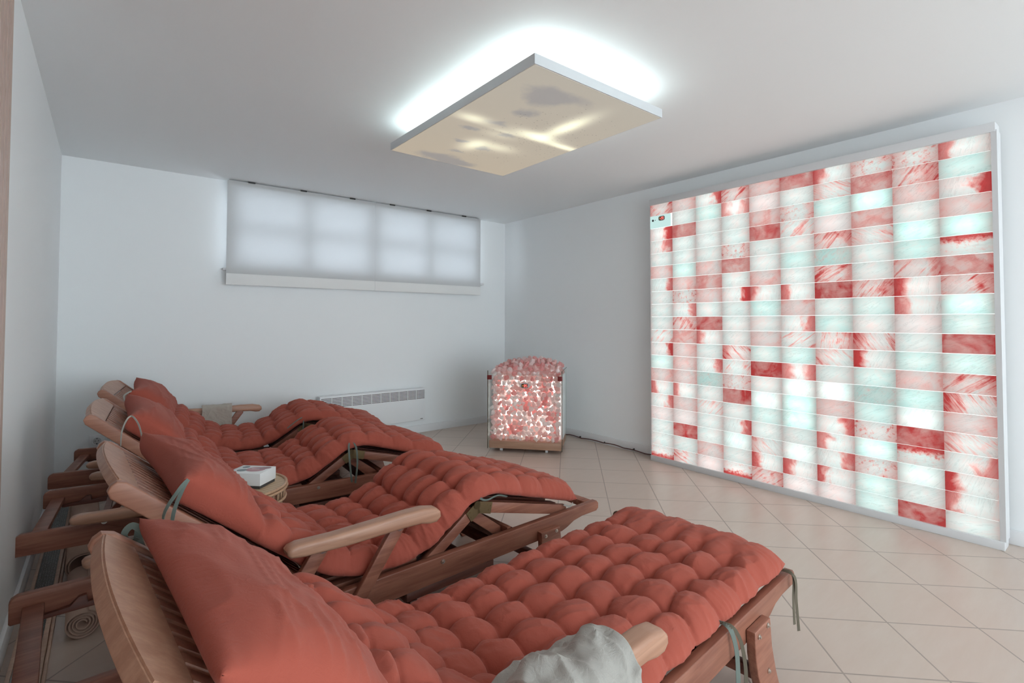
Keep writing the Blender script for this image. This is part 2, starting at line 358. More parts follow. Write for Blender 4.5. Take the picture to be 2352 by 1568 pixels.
def salt_wall():
    Xp, ang, Yl = 3.382, 0.0101, 2.454
    e = empty('salt_brick_wall', (Xp, Yl, 0), -ang, label='large backlit wall of pink and white salt bricks in a pale grey frame', cat='light panel')
    # local: x = -depth into the room is negative; y runs from 0 (left, far) to -2 (right, near)
    rj = .1309; z0 = rj-.0895; z1 = rj+18*.1+.0875
    me = bpy.data.meshes.new('salt_bricks'); V=[];Fc=[];US=[];UL=[];TA=[];TB=[];TC=[]
    for c in range(10):
        for r in range(20):
            zt = min(rj+.1*(19-r), z1); zb = max(rj+.1*(18-r), z0)
            if r == 0: zt = z1
            if r == 19: zb = z0
            if c == 0 and r == 1: continue
            g = .0012
            y0, y1 = -c*.2-g*.5, -(c+1)*.2+g*.5; a, b = zb+g, zt-g; dx = random.uniform(-.0015, .0015); bv = .0025
            n = len(V)
            V += [(dx,y0-bv,a+bv),(dx,y1+bv,a+bv),(dx,y1+bv,b-bv),(dx,y0-bv,b-bv), (.004,y0,a),(.004,y1,a),(.004,y1,b),(.004,y0,b), (.04,y0,a),(.04,y1,a),(.04,y1,b),(.04,y0,b)]
            fs = [(0,3,2,1)] + [(i,(i+1)%4,4+(i+1)%4,4+i) for i in range(4)] + [(4+i,4+(i+1)%4,8+(i+1)%4,8+i) for i in range(4)]
            k = K[ROWS[c][r]]; th = k[8]*1. + random.uniform(-.18,.18)
            ox, oy = random.uniform(0,50), random.uniform(0,50); ca, sa = math.cos(th), math.sin(th)
            jit = lambda q, j=.05: max(0., q*random.uniform(1-3*j, 1+3*j))
            ta = (jit(k[0]), jit(k[1]), jit(k[2]), 1); tb = (jit(k[3]), jit(k[4]), jit(k[5]), 1); tcx = (jit(k[6]), random.random(), max(0, k[7]), 1)
            flip = k[7] < 0
            if flip: tcx = (tcx[0], tcx[1], .8, 1)
            for f in fs:
                f = tuple(n+i for i in f); Fc.append(f)
                for vi in f:
                    x, yy, zz = V[vi]; lx = -(yy-(-c*.2))/.2; lz = (zz-zb)/(zt-zb)
                    UL.append((lx, 1-lz if flip else lz)); px, pz = lx*.2*5, lz*.1*5
                    US.append((px*ca+pz*sa+ox, -px*sa+pz*ca+oy)); TA.append(ta); TB.append(tb); TC.append(tcx)
    me.from_pydata(V, [], Fc); me.update()
    for nm, dat in (('streak', US), ('local', UL)):
        l = me.uv_layers.new(name=nm); l.data.foreach_set('uv', [q for p in dat for q in p])
    for nm, dat in (('ta', TA), ('tb', TB), ('tc', TC)):
        l = me.color_attributes.new(nm, 'FLOAT_COLOR', 'CORNER'); l.data.foreach_set('color', [q for p in dat for q in p])
    link('salt_bricks', me, mat_salt(), e)
    # bright acrylic sheet between and behind the bricks: shows in the joints
    box('backlight_sheet', emis('backlight_white', (.86,1.,.97), 1.5), .010, .045, -1.998, -.002, z0, z1, e)
    D = .095
    mb = MB(); mb.box(-.006, D, -2.02, .004, 0, z0-.0005, .002); mb.box(-.006, D, -2.02, .004, z1+.0005, z1+.048, .002)
    mb.box(.0, D, -2.024, -2.0025, z0, z1+.01); mb.box(.0, D, .0015, .004, z0, z1)
    mb.box(.05, D, -2.0, 0, z0, z1)
    mb.done('panel_frame', M['panel_frame'], e)
    # control unit in the place of one brick
    zc0, zc1 = rj+1.7+.002, rj+1.8-.002
    cu = box('control_unit', emis('lit_acrylic', (.62,.86,.83), .95), -.006, .008, -.186, -.004, zc0, zc1, e, bev=.002)
    mb = MB(); n = 24
    pts = []
    for i in range(n):
        a_ = 2*PI*i/n; pts.append((-.112+.030*math.copysign(abs(math.cos(a_))**.6, math.cos(a_)), zc0+.068+.019*math.copysign(abs(math.sin(a_))**.8, math.sin(a_))))
    mb.prism(pts, -.008, -.0055, axis='x'); mb.done('bezel', pbr('grey_bezel', (.45,.44,.42), .4), cu)
    box('display', pbr('display_black', (.03,.015,.01), .3), -.0092, -.0082, -.133, -.091, zc0+.056, zc0+.081, cu)
    digits('20', cu, (-.0098, -.107, zc0+.060), (0,-1,0), .017)
    mb = MB(); mb.cyl((-.0105,-.032,zc0+.060), (-.006,-.032,zc0+.060), .0085, 20); mb.done('knob', M['black'], cu)
    mb = MB(); mb.cyl((-.0085,-.054,zc0+.060), (-.006,-.054,zc0+.060), .003, 12); mb.done('sensor', M['black'], cu)
SEG = {'0':'abcdef','1':'bc','2':'abged','3':'abgcd','4':'fgbc','5':'afgcd','6':'afgedc','7':'abc','8':'abcdefg','9':'abfgcd'}
def digits(txt, parent, org, right, h):
    """seven-segment numerals"""
    R = Vector(right); U = Vector((0,0,1)); N = R.cross(U); wd = h*.52; tk = h*.15
    S = {'a':(0,h,wd,h),'b':(wd,h/2,wd,h),'c':(wd,0,wd,h/2),'d':(0,0,wd,0),'e':(0,0,0,h/2),'f':(0,h/2,0,h),'g':(0,h/2,wd,h/2)}
    mb = MB()
    for i, ch in enumerate(txt):
        o = Vector(org) + R*(i*wd*1.6)
        for s in SEG[ch]:
            x0,z0,x1,z1 = S[s]; mb.bar(o+R*x0+U*z0, o+R*x1+U*z1, tk if z0 != z1 else .0006, .0006 if z0 != z1 else tk, up=N if z0 != z1 else U)
    mb.done('digits', M['led'], parent)
    mb = MB()
    for k in (.3, .75): mb.cyl(Vector(org)-R*h*.55+U*h*k+N*.0003, Vector(org)-R*h*.55+U*h*k-N*.0003, h*.12, 10)
    mb.done('indicator_dot', M['led_amber'], parent)
M['led'] = emis('red_led', (1.,.16,.14), 2.2); M['led_amber'] = emis('amber_led', (1.,.55,.12), 1.6)
salt_wall()

# ------------------------------------------------------------------ ceiling lamp with printed sky
def mat_print():
    t = NT('printed_sky_diffuser'); tc = t.n('TexCoord').outputs['Object']
    wq = t.n('TexNoise', {'Vector': tc, 'Scale': 7., 'Detail': 5., 'Roughness': .62})
    wv = t.n('VectorMath', {0: tc, 1: t.n('VectorMath', {0: t.n('VectorMath', {0: wq.outputs['Color'], 1: (.5,.5,.5)}, operation='SUBTRACT').outputs[0], 'Scale': .16}, operation='SCALE').outputs[0]}, operation='ADD').outputs[0]
    s = t.n('SeparateXYZ', {0: wv}); X, Y = s.outputs[0], s.outputs[1]
    mp = t.n('Mapping', {'Vector': tc, 'Rotation': (0,0,math.radians(35)), 'Scale': (3.2, 6.5, 1.)})
    n = t.n('TexNoise', {'Vector': mp.outputs[0], 'Scale': 1.35, 'Detail': 6., 'Roughness': .55})
    def blob(x, y, rx, ry, p=2., amp=1.):
        q = t.math('ADD', t.math('POWER', t.math('ABSOLUTE', t.math('MULTIPLY', t.math('SUBTRACT', X, x), 1/rx)), p), t.math('POWER', t.math('ABSOLUTE', t.math('MULTIPLY', t.math('SUBTRACT', Y, y), 1/ry)), p))
        return t.math('MULTIPLY', t.math('EXPONENT', t.math('MULTIPLY', q, -1.)), amp)
    def total(L):
        r = blob(*L[0])
        for q in L[1:]: r = t.math('ADD', r, blob(*q))
        return r
    band = total([(-.185,-.44,.11,.08,2.,1.25), (-.03,-.49,.13,.06,2.,.55), (-.14,-.24,.06,.06,2.,.9), (-.18,-.07,.07,.035,2.,.95), (-.23,.06,.06,.03,2.,1.), (-.18,.23,.05,.03,2.,1.), (-.015,.26,.05,.03,2.,1.1),
                  (-.03,.03,.05,.03,2.,.8), (-.12,.55,.16,.07,2.,1.1), (.03,.56,.12,.05,2.,.7), (-.10,.40,.06,.03,2.,.8)])
    cl = t.n('MapRange', {'Value': t.math('MULTIPLY', t.math('ADD', n.outputs[0], .25), band), 'From Min': .22, 'From Max': .58}, clamp=True).outputs[0]
    base = t.mix(t.n('MapRange', {'Value': Y, 'From Min': -.6, 'From Max': .6}, clamp=True).outputs[0], (.60,.56,.48), (.70,.60,.46))
    col = t.mix(t.math('MULTIPLY', cl, .75), base, (.35,.355,.385))
    s = t.n('SeparateXYZ', {0: tc}); X, Y = s.outputs[0], s.outputs[1]
    # glow of lamps inside painted as soft blobs around the middle seam
    g = total([(-.29,-.05,.09,.045,2.,.6), (.10,-.06,.13,.05,2.,.9), (.135,-.25,.05,.16,2.,.9), (.33,-.035,.12,.03,2.,.8), (-.09,.25,.06,.09,2.,.6), (-.07,.03,.10,.05,2.,.6), (.03,.20,.12,.06,2.,.45)])
    seam = t.math('MULTIPLY', t.n('MapRange', {'Value': Y, 'From Min': -.012, 'From Max': .012}, clamp=True).outputs[0], t.n('MapRange', {'Value': Y, 'From Min': .16, 'From Max': .012}, clamp=True).outputs[0])
    g = t.math('MULTIPLY', g, t.math('MULTIPLY_ADD', seam, -.75, 1.))
    # birds: small dark specks thickening to the middle
    vo = t.n('TexVoronoi', {'Vector': t.n('Mapping', {'Vector': tc, 'Scale': (45,75,1)}).outputs[0], 'Scale': 1.})
    sp = t.n('MapRange', {'Value': vo.outputs['Distance'], 'From Min': .16, 'From Max': .24, 'To Min': 1., 'To Max': 0.}, clamp=True).outputs[0]
    dd = t.math('SQRT', t.math('ADD', t.math('POWER', t.math('SUBTRACT', X, .12), 2.), t.math('POWER', t.math('MULTIPLY', t.math('ADD', Y, .04), .75), 2.)))
    th = t.n('TexWhiteNoise', {'Vector': vo.outputs['Position']})
    keep = t.math('LESS_THAN', t.math('MULTIPLY_ADD', dd, 2.6, .0), th.outputs[0])
    col = t.mix(t.math('MULTIPLY', t.math('MULTIPLY', sp, keep), .6), col, (.16,.13,.12))
    col = t.mix(t.math('MULTIPLY', g, .8, clamp=True), col, (.86,.88,.62))
    st = t.math('MULTIPLY_ADD', g, 1.0, PRINT_STR)
    e = t.n('Emission', {0: col, 1: st}); df = t.n('BsdfDiffuse', {0: (.25,.23,.2,1)})
    return t.surf(t.n('AddShader', {0: e.outputs[0], 1: df.outputs[0]}).outputs[0])
def ceiling_lamp():
    x0, x1, y0, y1 = 1.240, 2.045, 1.413, 2.648; cx, cy = (x0+x1)/2, (y0+y1)/2; a, b = (x1-x0)/2, (y1-y0)/2
    e = empty('ceiling_light', (cx, cy, 2.058), label='flat rectangular ceiling light printed with clouds and birds, glowing around its edge', cat='lamp')
    mb = MB(); T = .041
    mb.box(-a, -a+.012, -b, b, 0, T); mb.box(a-.012, a, -b, b, 0, T); mb.box(-a+.012, a-.012, -b, -b+.012, 0, T); mb.box(-a+.012, a-.012, b-.012, b, 0, T)
    mb.box(-a+.012, a-.012, -b+.012, b-.012, T-.006, T)
    mb.done('lamp_frame', pbr('lamp_white', (.62,.64,.66), .4), e)
    box('printed_diffuser', mat_print(), -a+.005, a-.005, -b+.005, b-.005, -.0015, .001, e)
    for sx, sy in ((-.25,-.45),(.25,-.45),(-.25,.45),(.25,.45)): MB().cyl((sx,sy,T), (sx,sy,ZC-2.058), .01).done('hanger', M['trim'], e)
    mb = MB(); q = .10
    mb.box(-a+q-.02, -a+q+.02, -b+q, b-q, T+.002, T+.010); mb.box(a-q-.02, a-q+.02, -b+q, b-q, T+.002, T+.010)
    mb.box(-a+q, a-q, -b+q-.02, -b+q+.02, T+.002, T+.010); mb.box(-a+q, a-q, b-q-.02, b-q+.02, T+.002, T+.010)
    mb.done('led_strip', emis('led_strip_light', (.84,1.,.98), LAMP_W), e)
ceiling_lamp()

# ------------------------------------------------------------------ wall fittings
def convector():
    x0, x1, z0, z1, yf = 1.435, 2.453, .135, .445, YB-.085
    e = empty('convector_heater', ((x0+x1)/2, YB-.04, z0), label='long white electric convector heater mounted low on the back wall', cat='heater')
    a = (x1-x0)/2; h = z1-z0; yy = yf-(YB-.04)
    box('heater_body', M['white_metal'], -a, a, yy, .02, 0, h, e, bev=.006)
    box('wall_bracket', M['trim'], -a*.6, a*.6, .02, .0395, h*.3, h*.8, e)
    mb = MB(); n = 7
    for i in range(n):
        z = h-.022-i*.0125; mb.box(-a+.012, a-.012, yy-.0015, yy+.001, z-.0025, z+.0025)
    mb.done('grille_slots', M['slot'], e)
    for i in range(1, 11):
        x = -a+.012+(2*a-.024)*i/11; box('grille_rib', M['white_metal'], x-.003, x+.003, yy-.003, yy, h-.105, h-.016, e)
    box('maker_mark', M['slot'], a-.055, a-.028, yy-.001, yy+.001, .012, .017, e)
convector()
def outlet():
    e = empty('wall_outlet', (-.034, YB, .27), label='white power socket on the back wall above the lounger rails', cat='socket')
    box('cover_plate', M['plastic'], -.041, .041, -.010, 0, -.041, .041, e, bev=.003)
    mb = MB(); n = 28
    mb.tube([(.026*math.cos(2*PI*i/n), -.010, .026*math.sin(2*PI*i/n)) for i in range(n)], .003, 6, True); mb.done('socket_rim', M['plastic'], e, smooth=True)
    mb = MB(); mb.cyl((0,-.0105,0), (0,-.0095,0), .022, 28); mb.done('socket_well', M['socket'], e)
    mb = MB(); mb.cyl((-.009,-.0115,.002), (-.009,-.010,.002), .0028, 10); mb.cyl((.009,-.0115,.002), (.009,-.010,.002), .0028, 10)
    mb.box(-.0035,.0035,-.0115,-.010,-.021,-.014); mb.box(-.003,.003,-.0115,-.010,.016,.021); mb.done('pin_hole', M['black'], e)
outlet()
def cable():
    P = []
    for i in range(46):
        t = i/45; y = 3.52-(3.52-2.46)*t
        x = 3.475 - .012*math.sin(t*9) - (.02 if t < .05 else 0); z = .012+.007*abs(math.sin(t*14))
        P.append((x, y, z))
    P = [(3.30, 3.34, .006), (3.36, 3.42, .006), (3.43, 3.50, .008)] + P + [(3.45, 2.43, .01)]
    e = MB().tube(P, .0045, 8).done('power_cable', pbr('dark_cable', (.10,.03,.025), .5), smooth=True, label='dark cable running along the right wall baseboard to the salt wall', cat='cable')
    for i in (12, 24, 38): x, y, z = P[i]; box('cable_clip', M['black'], x-.004, x+.012, y-.004, y+.004, z-.003, z+.012, e)
cable()

# ------------------------------------------------------------------ glass case of salt chunks
def salt_case():
    C0 = Vector((2.528, 3.470, 0)); C1 = Vector((2.925, 2.998, 0)); W = (C1-C0).length; ang = math.atan2(C1.y-C0.y, C1.x-C0.x)
    e = empty('salt_lamp_case', C0, ang, label='glass case lamp on castors filled with glowing pink and white salt chunks', cat='lamp')
    # local: x along the front 0..W, y>0 goes back
    D = .42
    box('wooden_base', M['wood_pale'], .004, W-.004, .004, D, .032, .092, e, bev=.003)
    gm = NT('case_glass'); p = gm.n('BsdfGlossy', {'Roughness': .02, 'Color': (.9,.95,.93,1)}); tr = gm.n('BsdfTransparent', {0: (.98,.99,.985,1)})
    M['case_glass'] = gm.surf(gm.n('MixShader', {0: .05, 1: tr.outputs[0], 2: p.outputs[0]}).outputs[0])
    M['glass_edge'] = pbr('glass_edge', (.10,.085,.06), .2)
    for nm, q in (('front_glass', (0, W, -.006, 0)), ('back_glass', (0, W, D, D+.006))):
        box(nm, M['case_glass'], q[0], q[1], q[2], q[3], .034, .66, e)
    box('side_glass', M['case_glass'], -.006, 0, -.006, D+.006, .03, .68, e); box('side_glass', M['case_glass'], W, W+.006, -.006, D+.006, .03, .68, e)
    for q in ((-.007, -.001, -.010, -.006, .03, .68), (W+.001, W+.007, -.010, -.006, .03, .68), (W+.001, W+.006, -.006, D, .680, .684)): box('glass_edging', M['glass_edge'], *q, e)
    rm = pbr('dark_red_clamp', (.16,.02,.02), .35)
    for x in (-.009, W-.031): box('corner_clamp', rm, x, x+.04, -.016, -.006, .605, .643, e, bev=.002)
    for x in (.10, W-.13):
        for y in (.06, D-.06):
            MB().cyl((x-.01,y,.016), (x+.01,y,.016), .016, 16).box(x-.013, x+.013, y-.012, y+.012, .024, .034).done('castor', M['plastic'], e)
    core = emis('lamp_glow', (1.,.93,.88), CORE_STR)
    mb = MB(); mb.box(.022, W-.030, .150, .155, .10, .62); mb.done('glowing_core', core, e)
    box('glow_block_box', M['white_metal'], .006, W-.006, .156, D-.004, .093, .64, e)  # opaque white box added to stop the core glowing through the side glass
    # control unit
    cu = box('display', pbr('display_black2', (.05,.015,.01), .3), .285, .337, -.010, -.0065, .545, .575, e)
    mb = MB(); n = 20
    mb.prism([(.311+.045*math.cos(2*PI*i/n), .560+.024*math.sin(2*PI*i/n)) for i in range(n)], -.0068, -.006); mb.done('bezel', pbr('grey_bezel2', (.55,.54,.52), .4), e)
    digits('85', cu, (.306, -.0108, .550), (1,0,0), .019)
    MB().cyl((.205,-.011,.560), (.205,-.006,.560), .009, 16).done('knob', M['socket'], e)
    # chunk meshes
    def chunk_mat(name, c):
        t = NT(name); oi = t.n('ObjectInfo'); tc = t.n('TexCoord').outputs['Object']
        nz = t.n('TexNoise', {'Vector': t.n('VectorMath', {0: tc, 1: oi.outputs['Location']}, operation='ADD').outputs[0], 'Scale': 30., 'Detail': 4.})
        col = t.mix(nz.outputs[0], c, tuple(min(1, q*1.25+.06) for q in c))
        d = t.n('BsdfDiffuse', {0: col}); tr = t.n('BsdfTranslucent', {0: col})
        m1 = t.n('MixShader', {0: .7, 1: d.outputs[0], 2: tr.outputs[0]})
        gl = t.n('BsdfGlossy', {'Roughness': .25, 'Color': (.8,.8,.8,1)})
        return t.surf(t.n('MixShader', {0: .06, 1: m1.outputs[0], 2: gl.outputs[0]}).outputs[0])
    mats = [chunk_mat('rose_salt', (.90,.50,.49)), chunk_mat('pale_rose_salt', (.95,.78,.76)), chunk_mat('white_salt', (.95,.94,.92)), chunk_mat('blush_salt', (.93,.66,.64))]
    meshes = []
    for mi, mt in enumerate(mats):
        for k in range(5):
            rnd = random.Random(mi*10+k); b = bmesh.new()
            vs = []
            for i in range(11):
                a1 = rnd.uniform(0, 2*PI); z = rnd.uniform(-1, 1); r = math.sqrt(1-z*z)
                vs.append(b.verts.new((r*math.cos(a1)*rnd.uniform(.8,1.2), r*math.sin(a1)*rnd.uniform(.7,1.), z*rnd.uniform(.7,1.15))))
            bmesh.ops.convex_hull(b, input=vs); 
            bmesh.ops.delete(b, geom=[v for v in b.verts if not v.link_faces], context='VERTS')
            bmesh.ops.bevel(b, geom=list(b.edges), offset=.05, segments=1, affect='EDGES')
            me = bpy.data.meshes.new('salt_chunk'); b.to_mesh(me); b.free(); me.materials.append(mt); meshes.append(me)
    mw = Matrix.Translation(C0) @ Matrix.Rotation(ang, 4, 'Z'); cnt = 0
    def put(x, y, z, r, kinds, lab, grp):
        o = bpy.data.objects.new('salt_chunk', random.choice([m_ for i_, m_ in enumerate(meshes) if i_//5 in kinds])); COL.objects.link(o)
        o.location = mw @ Vector((x, y, z)); o.scale = (r,)*3; o.rotation_euler = [random.uniform(0, 6.28) for _ in range(3)]
        tag(o, lab, 'salt chunk', grp)
    nx, nz = 14, 14
    for j in range(nz):
        for i in range(nx):
            x = .018+(W-.036)*(i+.5*(j % 2))/(nx-.5); z = .118+(.655-.118)*j/(nz-1)
            r = random.uniform(.0225, .030)
            put(min(max(x+random.uniform(-.008,.008), r*1.12), W-r*1.12), r*1.1+random.uniform(.0,.008), z+random.uniform(-.006,.006), r,
                random.choice([(0,),(1,),(1,),(2,),(2,),(3,),(3,)]), 'rough salt chunk pressed against the front glass of the lamp case', 'salt chunks behind the front glass')
    top = lambda x, y: .655 + .112*(1-((x-W*.56)/(W*.60))**2)*(1-.95*((y-D*.55)/(D*.60))**2)
    # second layer behind: nobody could count these
    b = bmesh.new()
    for j in range(14):
        for i in range(14):
            kk = random.choice([1,2,3,0]); src = meshes[kk*5+random.randrange(5)]; k0 = len(b.verts)
            x = .02+(W-.04)*i/13+random.uniform(-.01,.01); z = .115+.535*j/13+random.uniform(-.01,.01); r = random.uniform(.030,.040)
            b.from_mesh(src); b.verts.ensure_lookup_table(); rot = Matrix.Rotation(random.uniform(0,6.28), 3, Vector((random.random(), random.random(), .5)).normalized())
            for v in b.verts[k0:]: v.co = rot @ v.co * r + Vector((min(max(x,.044),W-.044), .112, z))
            for f in {f for v in b.verts[k0:] for f in v.link_faces}: f.material_index = kk
    me = bpy.data.meshes.new('packed_salt'); b.to_mesh(me); b.free()
    link('packed_salt', me, mats, e, kind='stuff')
    nxx, nyy = 13, 8
    for j in range(nyy):
        for i in range(nxx):
            x = .036+(W-.072)*i/(nxx-1); y = .036+(D-.072)*j/(nyy-1)
            put(x+random.uniform(-.008,.008) if 0 < i < nxx-1 else x, y+(random.uniform(-.01,.01) if 0 < j < nyy-1 else 0), top(x, y)+random.uniform(-.008,.010), random.uniform(.023,.032),
                random.choice([(0,),(1,),(3,),(3,)]), 'rough rose salt chunk heaped on top of the glass lamp case', 'salt chunks heaped on the case')
    # the chunks below the top ones, one rough mound
    b = bmesh.new(); g = []; NX, NY = 26, 18
    for j in range(NY):
        for i in range(NX):
            x = .012+(W-.024)*i/(NX-1); y = .075+(D-.087)*j/(NY-1); g.append(b.verts.new((x, y, max(.652, top(x, y)-.038)+random.uniform(-.012,.010))))
    gb = [b.verts.new((v.co.x, v.co.y, .642)) for v in g]
    for j in range(NY-1):
        for i in range(NX-1):
            q = [j*NX+i, j*NX+i+1, (j+1)*NX+i+1, (j+1)*NX+i]; b.faces.new([g[k] for k in q]); b.faces.new([gb[k] for k in q[::-1]])
    rim = [i for i in range(NX)] + [j*NX+NX-1 for j in range(1, NY)] + [(NY-1)*NX+i for i in range(NX-2, -1, -1)] + [j*NX for j in range(NY-2, 0, -1)]
    for a_, c_ in zip(rim, rim[1:]+rim[:1]): b.faces.new((g[c_], g[a_], gb[a_], gb[c_]))
    bmesh.ops.recalc_face_normals(b, faces=b.faces); me = bpy.data.meshes.new('salt_mound'); b.to_mesh(me); b.free(); link('salt_mound', me, mats[3], e)
salt_case()

# ------------------------------------------------------------------ loungers
LZ, LL, LW = .28, 1.94, .628
POSE = [(-.162,.580,.0780), (-.179,1.476,.0457), (-.257,2.660,-.0673), (-.225,3.622,-.1378)]
def arc(cx, cz, r, a0, a1, n=6): return [(cx+r*math.cos(a0+(a1-a0)*i/n), cz+r*math.sin(a0+(a1-a0)*i/n)) for i in range(n+1)]
def bolt(p, n, parent, r=.0085):
    p = Vector(p); n = Vector(n); mb = MB(); mb.cyl(p, p+n*.003, r*1.25, 18); mb.cyl(p+n*.003, p+n*.007, r*.85, 14, r*.6); mb.done('bolt', M['steel'], parent)
def armrest(root, side, folded):
    # side: -1 near (v<0) / +1 far
    va, vb = (-.052, -.001) if side < 0 else (LW+.001, LW+.052)
    vs0, vs1 = (-.022, -.002) if side < 0 else (LW+.002, LW+.022)
    du, dw = (-.408, -.146) if folded else (0, 0)
    prof = [(.572,.452),(.580,.443),(.62,.437),(.75,.432),(.92,.434),(.985,.432),(1.02,.424),(1.045,.424),(1.062,.438),(1.06,.456),(1.045,.470),(1.0,.479),(.93,.480),(.80,.476),(.70,.474),(.60,.477),(.578,.472),(.570,.463)]
    prof = [(u+du, w_+dw) for u, w_ in prof]
    a = MB().prism(prof, va, vb, bev=.011).done('armrest', M['wood_pale'], root, smooth=False)
    for (tu, tw), (bu, bw) in (((.922,.437),(.764,.211)), ((.676,.439),(.518,.211))):
        t = Vector((tu+du, 0, tw+dw)); b = Vector((bu, 0, bw)); d = (t-b).normalized(); vm = (vs0+vs1)/2
        n = Vector((-d.z, 0, d.x)); hw = .021
        pts = [b+n*hw-d*0, b+(-d)*hw*.9+n*hw*.5, b-d*hw-n*0, b-d*hw*.9-n*hw*.5, b-n*hw, t-n*hw, t+d*.012-n*hw*.5, t+d*.014, t+d*.012+n*hw*.5, t+n*hw]
        if folded: pts = pts
        MB().prism([(p.x, p.z) for p in pts], vs0, vs1, bev=.003).done('armrest_strut', M['wood'], a)
        bolt((b.x, vs0 if side < 0 else vs1, b.z), (0, side, 0), a)
        bolt((t.x, vs0-.0 if side < 0 else vs1, t.z-.006), (0, side, 0), a)
def lounger(i, flat, near_folded, far_folded, label):
    x, y, rz = POSE[i]
    e = empty('sun_lounger', (x, y, 0), rz, label=label, cat='lounger', group='wooden sun loungers in a row')
    t = .028
    rail = [(0,.205),(.004,.2)] + [(.70,.200),(.74,.188),(.86,.186),(.92,.197),(1.60,.203)] + [(1.70,.204),(1.735,.213),(1.775,.229),(1.83,.236),(1.925,.236),(1.94,.246),(1.94,.268),(1.928,.28),(.018,.28),(.004,.272),(0,.262)]
    for v0 in (0, LW-t):
        r = MB().prism(rail, v0, v0+t, bev=.003).done('side_rail', M['wood'], e)
        # ratchet strip with notches along the inner face
        vi0, vi1 = (t, t+.016) if v0 == 0 else (LW-t-.016, LW-t)
        pts = [(.07,.200),(.07,.212),(.135,.216),(.155,.238),(.175,.240),(.178,.216),(.235,.222),(.258,.248),(.278,.250),(.281,.222),(.34,.226),(.362,.25),(.384,.252),(.387,.226),(.46,.24),(.46,.200)]
        MB().prism(pts, vi0, vi1, bev=.0015).done('notched_strip', M['wood_dark'], r)
        for u in (1.10,): bolt((u, 0 if v0 == 0 else LW, .262), (0, -1 if v0 == 0 else 1, 0), r, .006)
        bolt((.808, 0 if v0 == 0 else LW, .228), (0, -1 if v0 == 0 else 1, 0), r, .013)
    MB().box(.03, .078, t, LW-t, .226, .246, .003).done('head_crossbar', M['wood'], e)
    MB().box(1.892, 1.938, t, LW-t, .245, .272, .003).done('foot_crossbar', M['wood'], e)
    MB().box(1.450, 1.476, t, LW-t, .212, .262, .003).done('crossbar', M['wood_dark'], e)
    MB().box(1.365, 1.40, t, LW-t, .206, .232, .003).done('crossbar', M['wood_dark'], e)
    # under-tray
    mb = MB()
    for v in (.05, LW-.07): mb.box(.99, 1.367, v, v+.02, .140, .172, .002)
    for u in (1.0, 1.335): mb.box(u, u+.028, .045, LW-.045, .125, .142, .002)
    for k in range(6): mb.box(1.03, 1.33, .09+k*.078, .09+k*.078+.06, .1425, .155)
    for u in (1.0, 1.335):
        for v in (.045, LW-.065): mb.box(u, u+.02, v, v+.02, .172, .204)
    mb.done('under_tray', M['wood_dark'], e)
    # legs (sabre shaped), outside the rails at the foot, inside at the middle
    leg = [(1.552,.243),(1.660,.243),(1.672,.16),(1.700,.08),(1.738,0),(1.640,0),(1.600,.06),(1.572,.12),(1.556,.18)]
    for v0, v1 in ((-.026, -.001), (LW+.001, LW+.026)):
        l = MB().prism(leg, v0, v1, bev=.003).done('leg', M['wood'], e)
        s = -1 if v0 < 0 else 1; vf = v0 if s < 0 else v1
        for u, w_ in ((1.575,.226),(1.637,.232),(1.64,.105)): bolt((u, vf, w_), (0, s, 0), l, .0055)
    leg2 = [(.545,.2),(.475,.2),(.44,.1),(.40,0),(.49,0),(.53,.1)]
    for v0, v1 in ((t+.001, t+.025), (LW-t-.025, LW-t-.001)):
        MB().prism(leg2, v0, v1, bev=.003).done('leg', M['wood'], e)
    MB().box(1.595, 1.622, 0, LW, .088, .120, .002).done('leg_brace', M['wood_dark'], e)
    MB().box(.455, .482, t+.026, LW-t-.026, .085, .117, .002).done('leg_brace', M['wood_dark'], e)
    # seat deck
    si, so = .034, LW-.034
    seat_end = 1.035 if not flat else 1.88
    mb = MB(); n = 9
    for k in range(n):
        v = si+.03+(so-si-.06-.035)*k/(n-1); mb.box(.735, seat_end, v, v+.035, .258, .274, .002)
    mb.box(.735, .765, si, so, .236, .257); mb.box(seat_end-.03, seat_end, si, so, .236, .257)
    mb.done('seat_slats', M['wood'], e)
    # backrest
    ta = math.radians(40.8); U = Vector((-math.cos(ta), 0, math.sin(ta))); N = Vector((math.sin(ta), 0, math.cos(ta))); P0 = Vector((.725, 0, .272))
    L = .680
    def bpt(s, v, n_): q = P0 + U*s + N*n_; return Vector((q.x, v, q.z))
    posts = []
    for v0 in (.033, LW-.033-.026):
        pts = [(-.01,-.045),(L-.02,-.045),(L-.004,-.036),(L,-.022),(L-.004,-.008),(L-.022,0),(-.01,0)]
        pts = [((P0+U*a_+N*b_).x, (P0+U*a_+N*b_).z) for a_, b_ in pts]
        posts.append((pts, v0))
    # curved head board
    va, vb = .059, LW-.059; b = bmesh.new(); n = 14; top = []; 
    for k in range(n+1):
        f = k/n; v = va+(vb-va)*f; s = L-.006 + .022*(1-(2*f-1)**2)
        top.append((s, v))
    outline = [(L-.066, va)] + top + [(L-.066, vb)]
    A = [b.verts.new(bpt(s, v, -.004)) for s, v in outline]; B = [b.verts.new(bpt(s, v, -.030)) for s, v in outline]; m_ = len(outline)
    fs = [b.faces.new(A), b.faces.new(B[::-1])] + [b.faces.new((A[k], B[k], B[(k+1) % m_], A[(k+1) % m_])) for k in range(m_)]
    bmesh.ops.recalc_face_normals(b, faces=fs); bmesh.ops.bevel(b, geom=[ed for ed in fs[0].edges]+[ed for ed in fs[1].edges], offset=.003, segments=2, affect='EDGES')
    me = bpy.data.meshes.new('backrest'); b.to_mesh(me); b.free(); br = link('backrest', me, M['wood_pale'], e)
    for pts, v0 in posts: MB().prism(pts, v0, v0+.026, bev=.004).done('backrest_post', M['wood_mid'], br)
